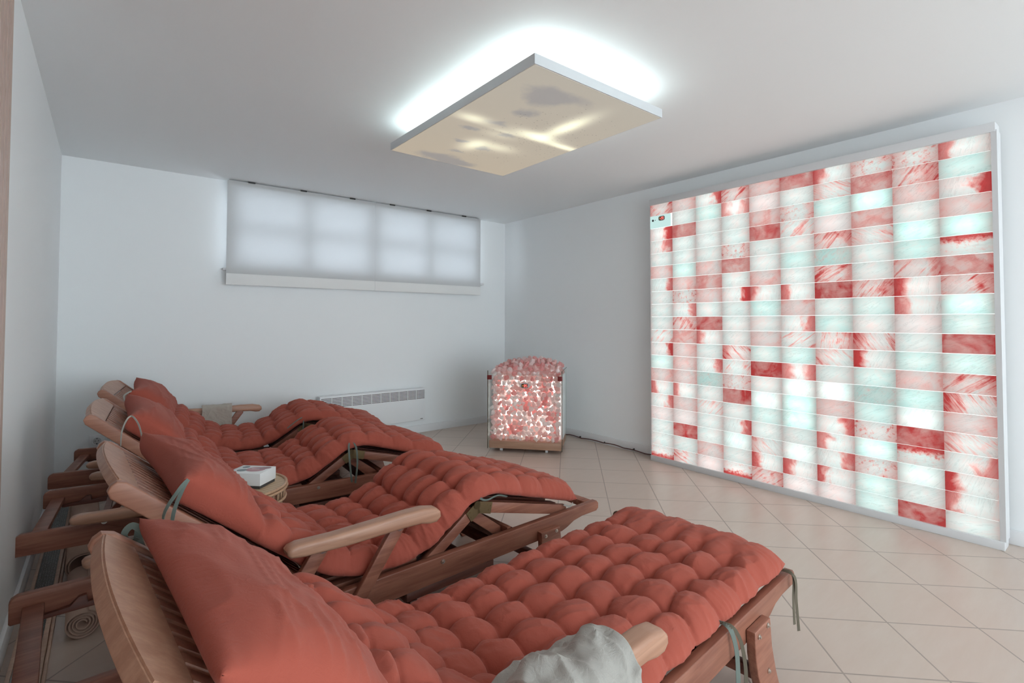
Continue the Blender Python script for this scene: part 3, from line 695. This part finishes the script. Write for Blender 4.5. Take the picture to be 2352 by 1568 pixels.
    mb = MB(); n = 12
    for k in range(n):
        v = va+.004+(vb-va-.036)*k/(n-1); mb.bar(bpt(.03, v+.014, -.014), bpt(L-.070, v+.014, -.014), .028, .014, up=N, bev=.002)
    mb.bar(bpt(.02, va, -.032), bpt(.02, vb, -.032), .035, .018, up=N); mb.bar(bpt(.34, va, -.032), bpt(.34, vb, -.032), .035, .018, up=N)
    mb.done('backrest_slats', M['wood_mid'], br)
    mb = MB()
    for v in (.085, LW-.085): mb.bar(bpt(.34, v, -.045), (.245, v, .246), .022, .030, up=(0,1,0), bev=.002)
    mb.bar((.258, .035, .240), (.258, LW-.035, .240), .024, .018)
    mb.done('back_prop', M['wood_dark'], e)
    # knee section
    if not flat:
        K0 = Vector((1.045,0,.268)); K1 = Vector((1.272,0,.418)); K2 = Vector((1.765,0,.290))
        for nm, p, q in (('thigh_section', K0, K1), ('calf_section', K1, K2)):
            d = (q-p).normalized(); nn = Vector((-d.z,0,d.x)); bars = []
            for v in (.034, LW-.034-.024):
                o1 = p + d*(.03 if nm == 'calf_section' else -.06); o2 = q + d*(-.03 if nm == 'thigh_section' else 0)
                bars.append((Vector((o1.x-nn.x*.020, v+.012, o1.z-nn.z*.020)), Vector((o2.x-nn.x*.020, v+.012, o2.z-nn.z*.020))))
            mb = MB(); n = 8
            for k in range(n):
                v = .075+(LW-.15-.03)*k/(n-1)+.015; o1 = p+d*.03; o2 = q-d*.03
                mb.bar(Vector((o1.x-nn.x*.008, v, o1.z-nn.z*.008)), Vector((o2.x-nn.x*.008, v, o2.z-nn.z*.008)), .014, .034, up=(0,1,0))
            for f_ in (.12, .9):
                c = p.lerp(q, f_); mb.bar((c.x-nn.x*.025, .058, c.z-nn.z*.025), (c.x-nn.x*.025, LW-.058, c.z-nn.z*.025), .018, .03, up=d)
            fr = mb.done(nm, M['wood_dark'], e)
            for o1, o2 in bars: MB().bar(o1, o2, .040, .024, up=(0,1,0), bev=.003).done('section_bar', M['wood'], fr)
            # brass hinge plates at the knee
            for v, s in ((.033, -1), (LW-.033, 1)):
                c0 = (K1-d*.010 if nm == 'thigh_section' else K1+d*.010); c1 = (K1-d*.060 if nm == 'thigh_section' else K1+d*.075)
                vv = v+s*.0015
                mb = MB(); off = nn*.020
                mb.bar(Vector((c0.x-off.x, vv, c0.z-off.z)), Vector((c1.x-off.x, vv, c1.z-off.z)), .043, .003, up=(0,1,0))
                mb.cyl((K1.x-.002, v-s*.02, K1.z-.012), (K1.x-.002, vv+s*.004, K1.z-.012), .015, 16)
                for fa, fb in ((.70,.010),(.82,-.008),(.93,.008)):
                    c = c0.lerp(c1, fa)-off+nn*fb; mb.cyl((c.x, vv+s*.001, c.z), (c.x, vv+s*.003, c.z), .004, 10)
                mb.done('hinge', M['brass'], fr); 
            if nm == 'thigh_section':
                # swinging stay that carries the knee
                mb = MB()
                for v in (.085, LW-.085): mb.bar((1.262, v, .372), (1.43, v, .245), .040, .020, up=(0,1,0), bev=.002)
                mb.bar((1.432, .036, .272), (1.432, LW-.036, .272), .018, .02); mb.done('knee_stay', M['wood'], e)
    armrest(e, -1, near_folded); armrest(e, 1, far_folded)
    return e
LO = [lounger(0, True, False, True, 'nearest wooden sun lounger, laid flat at the foot, a pale towel on its armrest'),
      lounger(1, False, False, True, 'wooden sun lounger second from the camera, raised knee, near armrest up, beside the rattan table'),
      lounger(2, False, True, True, 'wooden sun lounger behind the rattan table with its armrests folded back'),
      lounger(3, False, True, False, 'farthest wooden sun lounger, by the heater, grey towel on its raised armrest')]

# ------------------------------------------------------------------ cushions
def vnoise(x, y, seed):
    """smooth value noise, numpy"""
    rs = np.random.RandomState(seed); G = rs.rand(64, 64)
    xi = np.floor(x).astype(int); yi = np.floor(y).astype(int); fx = x-xi; fy = y-yi
    fx = fx*fx*(3-2*fx); fy = fy*fy*(3-2*fy)
    g = lambda a, b: G[a % 64, b % 64]
    return (g(xi,yi)*(1-fx)*(1-fy)+g(xi+1,yi)*fx*(1-fy)+g(xi,yi+1)*(1-fx)*fy+g(xi+1,yi+1)*fx*fy)*2-1
def fold(x, y, seed, k=2.): # sharp valleys, round crests
    return 1-np.abs(vnoise(x, y, seed))**(1/k)*2
def smooth_path(P, reach):
    out = [np.array(P[0], float)]
    for i in range(1, len(P)-1):
        a, b, c = (np.array(q, float) for q in P[i-1:i+2]); r = reach[i-1]
        p0 = b+(a-b)/np.linalg.norm(a-b)*r; p2 = b+(c-b)/np.linalg.norm(c-b)*r
        for k in range(13):
            t = k/12; out.append((1-t)**2*p0+2*t*(1-t)*b+t*t*p2)
    out.append(np.array(P[-1], float)); return np.array(out)
def cushion(i, P, reach, seed, label, step=.005, v0=.014, v1=.604, pillow=.30, pmid=.060, pth=.094, eh=.030, skew=.040):
    path = smooth_path(P, reach); seg = np.linalg.norm(np.diff(path, axis=0), axis=1); S = np.concatenate([[0], np.cumsum(seg)]); Ls = S[-1]
    ns = int(Ls/step); nt = int((v1-v0)/step)
    s = np.linspace(0, Ls, ns+1); t = np.linspace(0, 1, nt+1)
    # finer sampling close to the rims
    t = .5-.5*np.cos(PI*t)*(.35) - .5*(1-2*t)*(.65)
    cu = np.interp(s, S, path[:,0]); cw = np.interp(s, S, path[:,1])
    du = np.gradient(cu, s); dw = np.gradient(cw, s); k = 9; ker = np.ones(k)/k
    du = np.convolve(np.pad(du, k//2, 'edge'), ker, 'valid'); dw = np.convolve(np.pad(dw, k//2, 'edge'), ker, 'valid')
    ln = np.hypot(du, dw); nu, nw = -dw/ln, du/ln          # upward normal
    SS, TT = np.meshgrid(s, t, indexing='ij'); D = Ls-SS; Wd = v1-v0
    # wandering tuft grid
    Dw = D+.016*vnoise(SS*7, TT*5, seed)+.006*vnoise(SS*20, TT*12, seed+1); Tw = TT+.026*vnoise(SS*6, TT*5, seed+2)*np.clip(np.minimum(TT, 1-TT)*8, 0, 1)
    sp = .124; d0 = .225
    ph = np.where(Dw < d0, (Dw/d0)-1, (Dw-d0)/sp)
    A = np.abs(np.sin(PI*ph)); B = np.abs(np.sin(PI*6*Tw))
    tuft = 1-(1-A**.65)*(1-B**.65)               # pit at each tuft
    B = np.where(Dw < d0*.75, np.maximum(B, np.clip((d0*.75-Dw)/.05, 0, 1)*.85), B)
    ridge = np.sqrt(A*B+1e-9)
    dome = (.56*tuft+.44*ridge**.55)*(1+.08*vnoise(SS*8.1+3, TT*6.2, seed+30))
    inp = 1/(1+np.exp((SS-pillow-.012*vnoise(TT*4, TT*0, seed+20))/.013))          # 1 inside the head pillow
    # head pillow: smooth, fat, soft long wrinkles
    pp = np.clip(SS/pillow, 0, 1)
    pil_h = pth+.024*np.sin(PI*pp)**.9-.018*pp**4 + .006*vnoise(SS*9, TT*2.2, seed+5)
    wr = np.clip(fold(SS*24+TT*3, TT*2.0, seed+6), -.4, 1)*.0065+.003*fold(SS*55-TT*5, TT*4, seed+16)*(.35+.65*np.clip(vnoise(SS*4, TT*3, seed+7)+.4, 0, 1))
    pil_h = pil_h+wr
    tu_h = .014+.074*dome
    # wrinkles: fine gathers by the side seams, soft creases elsewhere
    edge = np.clip(1-np.minimum(TT, 1-TT)/.19, 0, 1)
    sg = np.sign(TT-.5); gm = .35+.65*np.clip(vnoise(SS*11, TT*2, seed+31)+.5, 0, 1)
    gather = fold(SS*30+TT*9*sg, TT*6, seed+8)*.0080*gm+fold(SS*64-TT*7*sg, TT*8, seed+9)*.0038*(1.3-gm)
    gather = gather*np.clip((SS-pillow-.03)/.15, 0, 1)
    crs = fold(SS*14+TT*16, TT*10-SS*6, seed+10)*.0030+fold(SS*34-TT*13, TT*19+SS*11, seed+14)*.0060*np.clip(1-dome, 0, 1)*np.clip(.3+vnoise(SS*5, TT*4, seed+11), 0, 1)
    tu_h = tu_h+gather*edge**1.1+crs+.0012*fold(SS*40, TT*30, seed+12)
    Ht = tu_h*(1-inp)+pil_h*inp
    # the crease where the pillow is sewn on
    Ht = Ht-.020*np.exp(-((SS-pillow)/.014)**2)*(.85+.15*vnoise(TT*8, SS*0, seed))
    # rims
    pwr = 7-3.4*inp
    et = np.clip(1-np.abs(2*TT-1)**pwr, 0, 1)**.5
    es0 = np.clip(1-np.clip(1-SS/.10, 0, 1)**2.2, 0, 1)**.5; es1 = np.clip(1-np.clip(1-D/.075, 0, 1)**2.6, 0, 1)**.5
    E = et*es0*es1
    mid = .020*(1-inp)+pmid*(1-.45*pp)*inp                   # height of the side seam
    mid = mid+(.018*inp)*0
    top = mid+(Ht-mid)*E; etb = np.clip(1-np.abs(2*TT-1)**26, 0, 1)**.5; esb = np.clip(1-np.clip(1-SS/.06, 0, 1)**2.4, 0, 1)**.5
    bot = mid-(mid-.001)*(etb*esb*es1)
    # outline: pulled in between the tufts and between the pillow corners
    sidef = 2*TT-1
    pin = np.where(inp > .5, .026*np.sin(PI*pp)**.7, 0)
    bul = (.010*A-.004)*(1-inp) + gather*.5*(1-inp)
    out = (bul-pin)*np.abs(sidef)**6*np.sign(sidef)
    V = v0+TT*Wd+out
    endp = eh*np.sin(PI*TT)*np.exp(-SS/.05)     # head edge hollow between its corners
    slide = endp+skew*(1-TT)*np.exp(-SS/.12)
    def pos(h):
        X = cu[:,None]+nu[:,None]*h+du[:,None]/ln[:,None]*slide; Z = cw[:,None]+nw[:,None]*h+dw[:,None]/ln[:,None]*slide
        return np.stack([X, V, Z], -1)
    Pt, Pb = pos(top), pos(bot)
    n1, n2 = ns+1, nt+1
    verts = np.concatenate([Pt.reshape(-1,3), Pb.reshape(-1,3)]); off = n1*n2
    idx = np.arange(n1*n2).reshape(n1, n2)
    q = np.stack([idx[:-1,:-1], idx[:-1,1:], idx[1:,1:], idx[1:,:-1]], -1).reshape(-1,4)
    qt = q[:, ::-1]; qb = q+off
    def wall(a, flip):
        r = np.stack([a[:-1], a[1:], a[1:]+off, a[:-1]+off], -1); return r[:, ::-1] if flip else r
    faces = np.concatenate([qt, qb, wall(idx[:,0], False), wall(idx[:,-1], True), wall(idx[0,:], True), wall(idx[-1,:], False)])
    me = bpy.data.meshes.new('lounger_cushion'); me.vertices.add(len(verts)); me.vertices.foreach_set('co', verts.astype(np.float32).ravel())
    me.loops.add(faces.size); me.loops.foreach_set('vertex_index', faces.astype(np.int32).ravel())
    me.polygons.add(len(faces)); me.polygons.foreach_set('loop_start', np.arange(0, faces.size, 4, dtype=np.int32)); me.polygons.foreach_set('loop_total', np.full(len(faces), 4, np.int32))
    me.update(calc_edges=True); me.validate()
    bm = bmesh.new(); bm.from_mesh(me); bmesh.ops.remove_doubles(bm, verts=bm.verts, dist=1e-5); bmesh.ops.recalc_face_normals(bm, faces=bm.faces); bm.to_mesh(me); bm.free()
    o = link('lounger_cushion', me, M['rust'], None, True, label=label, cat='cushion', group='terracotta lounger cushions')
    x, y, rz = POSE[i]; o.location = (x, y, 0); o.rotation_euler = (0, 0, rz)
    return o
BT = .006
def back_line(s=.605):
    ta = math.radians(40.8); U = np.array([-math.cos(ta), math.sin(ta)]); N = np.array([math.sin(ta), math.cos(ta)]); P0 = np.array([.725,.272])
    return tuple(P0+U*s+N*BT)
BP = back_line()
KNEE = [BP, (.752,.283), (1.045,.284), (1.285,.448), (1.815,.290)]
C1 = cushion(0, [back_line(.634), (.752,.283), (1.80,.283), (1.908,.281)], [.16,.04], 11, 'terracotta tufted cushion lying flat at the foot of the nearest lounger', .0045, pmid=.027, pth=.068, eh=.004, skew=0., v0=.014)
C2 = cushion(1, KNEE, [.15,.11,.10], 23, 'terracotta tufted cushion on the knee-raised lounger beside the rattan table', .0045)
C3 = cushion(2, KNEE, [.15,.11,.10], 37, 'terracotta tufted cushion behind the rattan table, third from the camera', .006)
C4 = cushion(3, KNEE, [.15,.11,.10], 51, 'farthest terracotta tufted cushion, in front of the wall heater', .007)

def ribbon(parent, pts, wd=.009, mat='ribbon', twist=0.):
    """flat tape along pts (local to the cushion)"""
    P = [Vector(p) for p in pts]; Q = []
    for k in range(len(P)-1):
        a = P[max(k-1,0)]; b = P[k]; c = P[k+1]; d = P[min(k+2,len(P)-1)]
        for j in range(6):
            t = j/6; Q.append(.5*((2*b)+(c-a)*t+(2*a-5*b+4*c-d)*t*t+(-a+3*b-3*c+d)*t**3))
    Q.append(P[-1]); b = bmesh.new(); rows = []
    for k, p in enumerate(Q):
        d = (Q[min(k+1,len(Q)-1)]-Q[max(k-1,0)]).normalized(); f = k/len(Q)
        a = Matrix.Rotation(twist*f, 3, d) @ d.cross(Vector((.3,1,.15))).normalized(); n = a.cross(d)
        rows.append([b.verts.new(p+a*wd/2+n*.0006), b.verts.new(p-a*wd/2+n*.0006), b.verts.new(p-a*wd/2-n*.0006), b.verts.new(p+a*wd/2-n*.0006)])
    for A, B in zip(rows, rows[1:]):
        for j in range(4): b.faces.new((A[j], A[(j+1)%4], B[(j+1)%4], B[j]))
    b.faces.new(rows[0][::-1]); b.faces.new(rows[-1]); bmesh.ops.recalc_face_normals(b, faces=b.faces)
    me = bpy.data.meshes.new('tie_ribbon'); b.to_mesh(me); b.free(); return link('tie_ribbon', me, M[mat], parent)
PX, PZ = .306, .716     # pillow corner in lounger coordinates (u, w)
# nearest lounger: knot at the far head corner, tapes at the foot
QX, QZ = .262, .690
ribbon(C1, [(QX+.012,.594,QZ-.006),(QX-.006,.604,QZ+.010),(QX-.018,.608,QZ-.004),(QX-.010,.604,QZ-.020),(QX+.002,.600,QZ-.014)], .012, 'ribbon', .8)
ribbon(C1, [(QX+.012,.598,QZ-.004),(QX+.006,.610,QZ+.004),(QX+.004,.612,QZ-.02),(QX+.012,.610,QZ-.045),(QX+.022,.610,QZ-.065)], .013, 'ribbon', -.6)
ribbon(C1, [(1.878,.024,.292),(1.885,-.012,.285),(1.884,-.014,.21),(1.886,-.016,.13)], .009, 'ribbon_dark', .2)
ribbon(C1, [(1.878,.020,.292),(1.884,-.018,.28),(1.892,-.020,.20),(1.905,-.022,.105)], .009, 'ribbon_dark', .4)
ribbon(C1, [(1.430,.020,.305),(1.435,-.008,.298),(1.455,-.016,.24),(1.46,-.018,.17),(1.455,-.020,.10)], .012, 'ribbon', .5)
ribbon(C1, [(1.430,.016,.305),(1.440,-.012,.300),(1.478,-.018,.25),(1.500,-.020,.18),(1.50,-.022,.12)], .010, 'ribbon_dark', .5)
ribbon(C1, [(1.855,.59,.30),(1.85,.62,.318),(1.835,.635,.315),(1.83,.632,.288),(1.84,.63,.282)], .008, 'ribbon_dark')
# second: pillow corner strands down past the post, tape at the knee, end of the foot
for k, (dx, m_) in enumerate(((0,'ribbon'),(-.02,'ribbon'))):
    ribbon(C2, [(PX+.042,.014,PZ-.026),(PX+.028+dx*.4,.000,PZ-.045),(PX+.010+dx,.000,PZ-.10),(PX+.006+dx*.4,-.004,PZ-.17),(PX+.012,-.004,PZ-.235)], .009, m_, .8+k)
ribbon(C2, [(1.268,.026,.462),(1.272,.012,.436),(1.30,.008,.424),(1.35,.006,.430),(1.40,.010,.413)], .008, 'ribbon', .6)
ribbon(C2, [(1.80,.030,.292),(1.77,.020,.286),(1.735,.024,.300)], .008, 'ribbon_pale')
ribbon(C3, [(PX+.040,.016,PZ-.024),(PX+.030,.002,PZ-.030),(PX+.018,-.002,PZ-.055),(PX+.010,-.004,PZ-.09),(PX+.008,-.004,PZ-.14)], .006, 'ribbon_pale', .6)
ribbon(C3, [(PX+.040,.014,PZ-.024),(PX+.050,.002,PZ-.030),(PX+.064,-.002,PZ-.055),(PX+.074,-.004,PZ-.09),(PX+.084,-.004,PZ-.15)], .007, 'ribbon_pale', .6)
ribbon(C3, [(1.262,.024,.462),(1.250,.006,.44),(1.252,-.008,.36),(1.262,-.010,.262)], .009, 'ribbon', .3)
ribbon(C3, [(1.262,.022,.462),(1.285,.004,.44),(1.290,-.010,.36),(1.280,-.012,.255)], .009, 'ribbon', .3)
ribbon(C4, [(PX+.040,.016,PZ-.024),(PX+.028,.004,PZ-.028),(PX+.008,.004,PZ-.045),(PX+.012,.002,PZ-.075)], .008, 'ribbon_pale')
ribbon(C4, [(1.262,.028,.462),(1.258,.012,.43),(1.255,.008,.37)], .008, 'ribbon', .3)
ribbon(C4, [(1.262,.028,.462),(1.22,.012,.445),(1.16,.010,.40)], .006, 'ribbon', .3)
box('care_label', M['plastic'], 1.815, 1.850, .40, .45, .288, .290, C4)

# ------------------------------------------------------------------ towels
def towel(i, u0, u1, sect, seed, mat, label, amp=.006, thick=.010, flare=0., name='towel'):
    """cloth thrown over an armrest: section in (v, w) swept from u0 to u1"""
    Q = smooth_path(sect, [.02]*(len(sect)-2)); seg = np.linalg.norm(np.diff(Q, axis=0), axis=1); S = np.concatenate([[0], np.cumsum(seg)])
    n, m = 90, 60; s = np.linspace(0, S[-1], n); v = np.interp(s, S, Q[:,0]); w_ = np.interp(s, S, Q[:,1])
    dv = np.gradient(v, s); dw = np.gradient(w_, s); ln = np.hypot(dv, dw); nv, nw = -dw/ln, dv/ln
    if np.mean(nw[n//3:2*n//3]) < 0: nv, nw = -nv, -nw
    u = np.linspace(0, 1, m); SS, UU = np.meshgrid(s/S[-1], u, indexing='ij')
    h = amp*(vnoise(SS*7, UU*4, seed)+.6*vnoise(SS*14, UU*9, seed+1)+.5*fold(SS*16+UU*5, UU*7-SS*4, seed+2))+amp*1.2
    fl = flare*(np.abs(SS-.5)*2)**1.5
    X = u0+(u1-u0)*UU+fl*(UU-.5)*2+.006*vnoise(SS*6, UU*3, seed+3)
    def pos(k): return np.stack([X, v[:,None]+nv[:,None]*(h*k[0]+k[1]), w_[:,None]+nw[:,None]*(h*k[0]+k[1])], -1)
    T, B = pos((1, thick)), pos((.3, .0015)); verts = np.concatenate([T.reshape(-1,3), B.reshape(-1,3)]); off = n*m
    idx = np.arange(n*m).reshape(n, m); q = np.stack([idx[:-1,:-1], idx[:-1,1:], idx[1:,1:], idx[1:,:-1]], -1).reshape(-1,4)
    wl = lambda a: np.stack([a[:-1], a[1:], a[1:]+off, a[:-1]+off], -1)
    F = np.concatenate([q, q[:, ::-1]+off, wl(idx[:,0]), wl(idx[:,-1]), wl(idx[0,:]), wl(idx[-1,:])])
    me = bpy.data.meshes.new(name); me.from_pydata(verts.tolist(), [], F.tolist()); bm = bmesh.new(); bm.from_mesh(me); bmesh.ops.recalc_face_normals(bm, faces=bm.faces); bm.to_mesh(me); bm.free()
    o = link(name, me, mat, None, True, label=label, cat='towel'); x, y, rz = POSE[i]; o.location = (x, y, 0); o.rotation_euler = (0,0,rz)
    sd = o.modifiers.new('soft', 'SUBSURF'); sd.levels = 1; sd.render_levels = 1
    return o
towel(3, .682, .868, [(.614,.350),(.616,.42),(.620,.482),(.686,.486),(.690,.42),(.696,.35)], 5, M['linen'], 'grey linen towel folded over the raised armrest of the farthest lounger', .003, .006)
towel(0, .690, .905, [(.085,.445),(.056,.455),(.028,.468),(.004,.497),(-.056,.499),(-.072,.43),(-.086,.33),(-.092,.25)], 9, M['linen_light'], 'pale crumpled linen towel draped over the armrest of the nearest lounger', .011, .008, .03)

# ------------------------------------------------------------------ rattan side table and box
def side_table():
    cx, cy, H, R = .427, 2.370, .402, .197
    e = empty('rattan_side_table', (cx, cy, 0), label='round woven rattan side table between two loungers', cat='table')
    t = NT('woven_cane'); tc = t.n('TexCoord').outputs['Object']
    s = t.n('SeparateXYZ', {0: t.n('Mapping', {'Vector': tc, 'Rotation': (0,0,.4), 'Scale': (1/.011,1/.011,1)}).outputs[0]})
    a = t.math('SINE', t.math('MULTIPLY', s.outputs[0], PI)); b = t.math('SINE', t.math('MULTIPLY', s.outputs[1], PI))
    wv = t.math('MULTIPLY', a, b); f = t.n('MapRange', {'Value': wv, 'From Min': -.8, 'From Max': .8}).outputs[0]
    nz = t.n('TexNoise', {'Vector': tc, 'Scale': 40., 'Detail': 3.})
    c = t.mix(f, (.40,.26,.14), (.68,.52,.34)); c = t.mix(t.math('MULTIPLY', nz.outputs[0], .4), c, (.62,.40,.26))
    bu = t.n('Bump', {'Strength': .6, 'Distance': .002, 'Height': f})
    M['weave'] = t.surf(t.n('BsdfPrincipled', {'Base Color': c, 'Roughness': .5, 'Normal': bu.outputs[0]}).outputs[0])
    M['cane'] = mat_wood('rattan_cane', (.55,.33,.20), (.68,.44,.28), .4, 2.)
    mb = MB(); mb.cyl((0,0,H-.010), (0,0,H), R-.006, 64); mb.done('table_top', M['weave'], e)
    ring = lambda r, z, n=72: [(r*math.cos(2*PI*k/n), r*math.sin(2*PI*k/n), z) for k in range(n)]
    mb = MB(); mb.tube(ring(R, H+.001), .006, 8, True); mb.tube(ring(R+.002, H-.012), .0065, 8, True); mb.done('rim', M['cane'], e, smooth=True)
    mb = MB(); mb.tube(ring(R*.985, H-.056), .006, 8, True); mb.tube(ring(R*.89, .13), .006, 8, True); mb.tube(ring(R*.89, .010), .009, 8, True); mb.done('hoop', M['cane'], e, smooth=True)
    mb = MB(); n = 40
    for k in range(n):
        a0 = 2*PI*k/n; p = lambda a_, r, z: (r*math.cos(a_), r*math.sin(a_), z)
        mb.tube([p(a0, R*.975, H-.014), p(a0, R*.96, H-.056)], .004, 6)
        mb.tube([p(a0, R*.95, H-.014), p(a0+.11, R*.915, H-.056)], .003, 6)
        mb.tube([p(a0, R*.915, H-.056), p(a0+.16, R*.90, .13), p(a0, R*.91, .012)], .0035, 6)
        mb.tube([p(a0+.05, R*.915, H-.056), p(a0-.11, R*.90, .13), p(a0+.05, R*.91, .012)], .0035, 6)
        if k % 4 == 0: mb.tube([p(a0+.02, R*.91, H-.014), p(a0+.02, R*.90, .01)], .0065, 8)
    mb.done('cane_side', M['cane'], e, smooth=True)
    return H
TH = side_table()
def gift_box():
    A = Vector((.502, 2.270, 0)); d = Vector((-.70, .714, 0)).normalized(); ang = math.atan2(-d.y, -d.x)   # front edge runs from A along d
    Wd, Dp, H0, H1 = .150, .112, .012, .062
    e = empty('card_box', (A.x, A.y, TH+.0005), ang, label='small white box with dark base on the rattan side table', cat='box')
    box('box_base', pbr('charcoal_card', (.06,.06,.06), .5), -Wd+.003, -.003, .003, Dp-.003, 0, H0+.01, e)
    box('box_lid', pbr('white_card', (.82,.84,.84), .35), -Wd, 0, 0, Dp, H0, H1, e, bev=.001)
    def disc(name, cx, cy, rx, ry, col, z=.0004, rot=0.):
        n = 36; pts = []
        for k in range(n):
            a = 2*PI*k/n; x, y = rx*math.cos(a), ry*math.sin(a); pts.append((cx+x*math.cos(rot)-y*math.sin(rot), cy+x*math.sin(rot)+y*math.cos(rot)))
        MB().prism(pts, H1, H1+z, axis='z').done(name, pbr(name+'_ink', col, .45), e)
    disc('printed_oval', -.058, .060, .040, .032, (.48,.25,.28)); disc('printed_oval', -.036, .080, .030, .018, (.36,.22,.24), .0006, .4)
    disc('printed_dot', -.118, .085, .015, .014, (.17,.22,.25)); disc('printed_dot', -.108, .040, .020, .017, (.20,.25,.27))
    MB().prism([(-.086,.052),(-.040,.052),(-.040,.056),(-.086,.056)], H1+.0006, H1+.0009, axis='z').done('printed_text', pbr('rose_ink', (.80,.45,.48), .4), e)
    MB().prism([(-.080,.064),(-.046,.064),(-.046,.067),(-.080,.067)], H1+.0006, H1+.0009, axis='z').done('printed_text', M['plastic'], e)
gift_box()

# ------------------------------------------------------------------ things on the floor along the left wall
def board_strip():
    e = empty('printed_board', (-.175, 3.1, 0), label='long narrow board with dark printed face and pale wooden edges along the left wall', cat='board')
    t = NT('printed_dark_film'); tc = t.n('TexCoord').outputs['Object']
    br = t.n('TexBrick', {'Vector': t.n('Mapping', {'Vector': tc, 'Rotation': (0,0,PI/2), 'Scale': (30,34,1)}).outputs[0], 'Color1': (1,1,1,1), 'Color2': (1,1,1,1), 'Mortar': (0,0,0,1), 'Scale': 1., 'Mortar Size': .04})
    nz = t.n('TexNoise', {'Vector': t.n('Mapping', {'Vector': tc, 'Scale': (300,160,1)}).outputs[0], 'Scale': 1., 'Detail': 1.})
    tx = t.math('MULTIPLY', t.math('GREATER_THAN', nz.outputs[0], .56), br.outputs[0])
    c = t.mix(t.math('MULTIPLY', tx, .7), (.045,.045,.04), (.42,.44,.42))
    yy = t.n('SeparateXYZ', {0: tc}).outputs[1]
    c = t.mix(t.math('LESS_THAN', yy, -.92), c, t.mix(t.math('MULTIPLY', tx, .6), (.42,.46,.47), (.12,.13,.13)))
    fm = t.surf(t.n('BsdfPrincipled', {'Base Color': c, 'Roughness': .35}).outputs[0])
    box('printed_face', fm, -.028, .028, -1.15, 1.15, 0, .022, e)
    mb = MB(); mb.box(.0285, .042, -1.15, 1.15, 0, .028, .002); mb.box(.043, .052, -1.15, 1.15, 0, .018, .002); mb.box(-.040, -.0285, -1.15, 1.15, 0, .028, .002)
    mb.done('wooden_edge', M['wood_base'], e)
board_strip()
def roll(x, y, ang, ln, r, turns, label):
    e = empty('rolled_mat', (x, y, 0), ang, label=label, cat='mat', group='rolled beige mats by the left wall')
    pts_o, pts_i = [], []; n = int(turns*36); th = .0042; r0 = r-turns*.0092
    for k in range(n+1):
        a = 2*PI*k/36; rr = r0+(r-r0)*k/n; sq = 1-.10*math.sin(a)*1.0
        pts_o.append((rr*math.cos(a), rr*sq*math.sin(a)*.94)); pts_i.append(((rr-th)*math.cos(a), (rr-th)*sq*math.sin(a)*.94))
    zmin = min(p[1] for p in pts_o); b = bmesh.new()
    R = [[b.verts.new((p[0], yy, p[1]-zmin)) for p in pp] for yy in (0, ln) for pp in (pts_o, pts_i)]
    o0, i0, o1, i1 = R
    for k in range(n):
        b.faces.new((o0[k], o0[k+1], o1[k+1], o1[k])); b.faces.new((i0[k+1], i0[k], i1[k], i1[k+1]))
        b.faces.new((o0[k+1], o0[k], i0[k], i0[k+1])); b.faces.new((o1[k], o1[k+1], i1[k+1], i1[k]))
    b.faces.new((o0[0], o1[0], i1[0], i0[0])); b.faces.new((o0[n], i0[n], i1[n], o1[n]))
    bmesh.ops.recalc_face_normals(b, faces=b.faces)
    me = bpy.data.meshes.new('mat_sheet'); b.to_mesh(me); b.free(); link('mat_sheet', me, M['mat'], e, True)
M['mat'] = mat_fabric('beige_felt_mat', (.42,.28,.22), (.50,.35,.28), .3, 300.)
roll(-.045, 2.300, .03, .44, .052, 4.2, 'rolled beige mat by the left wall, nearest the camera, spiral end showing')
roll(-.052, 2.800, .02, 1.05, .066, 1.9, 'longer rolled beige mat by the left wall, behind the spiral-ended one')
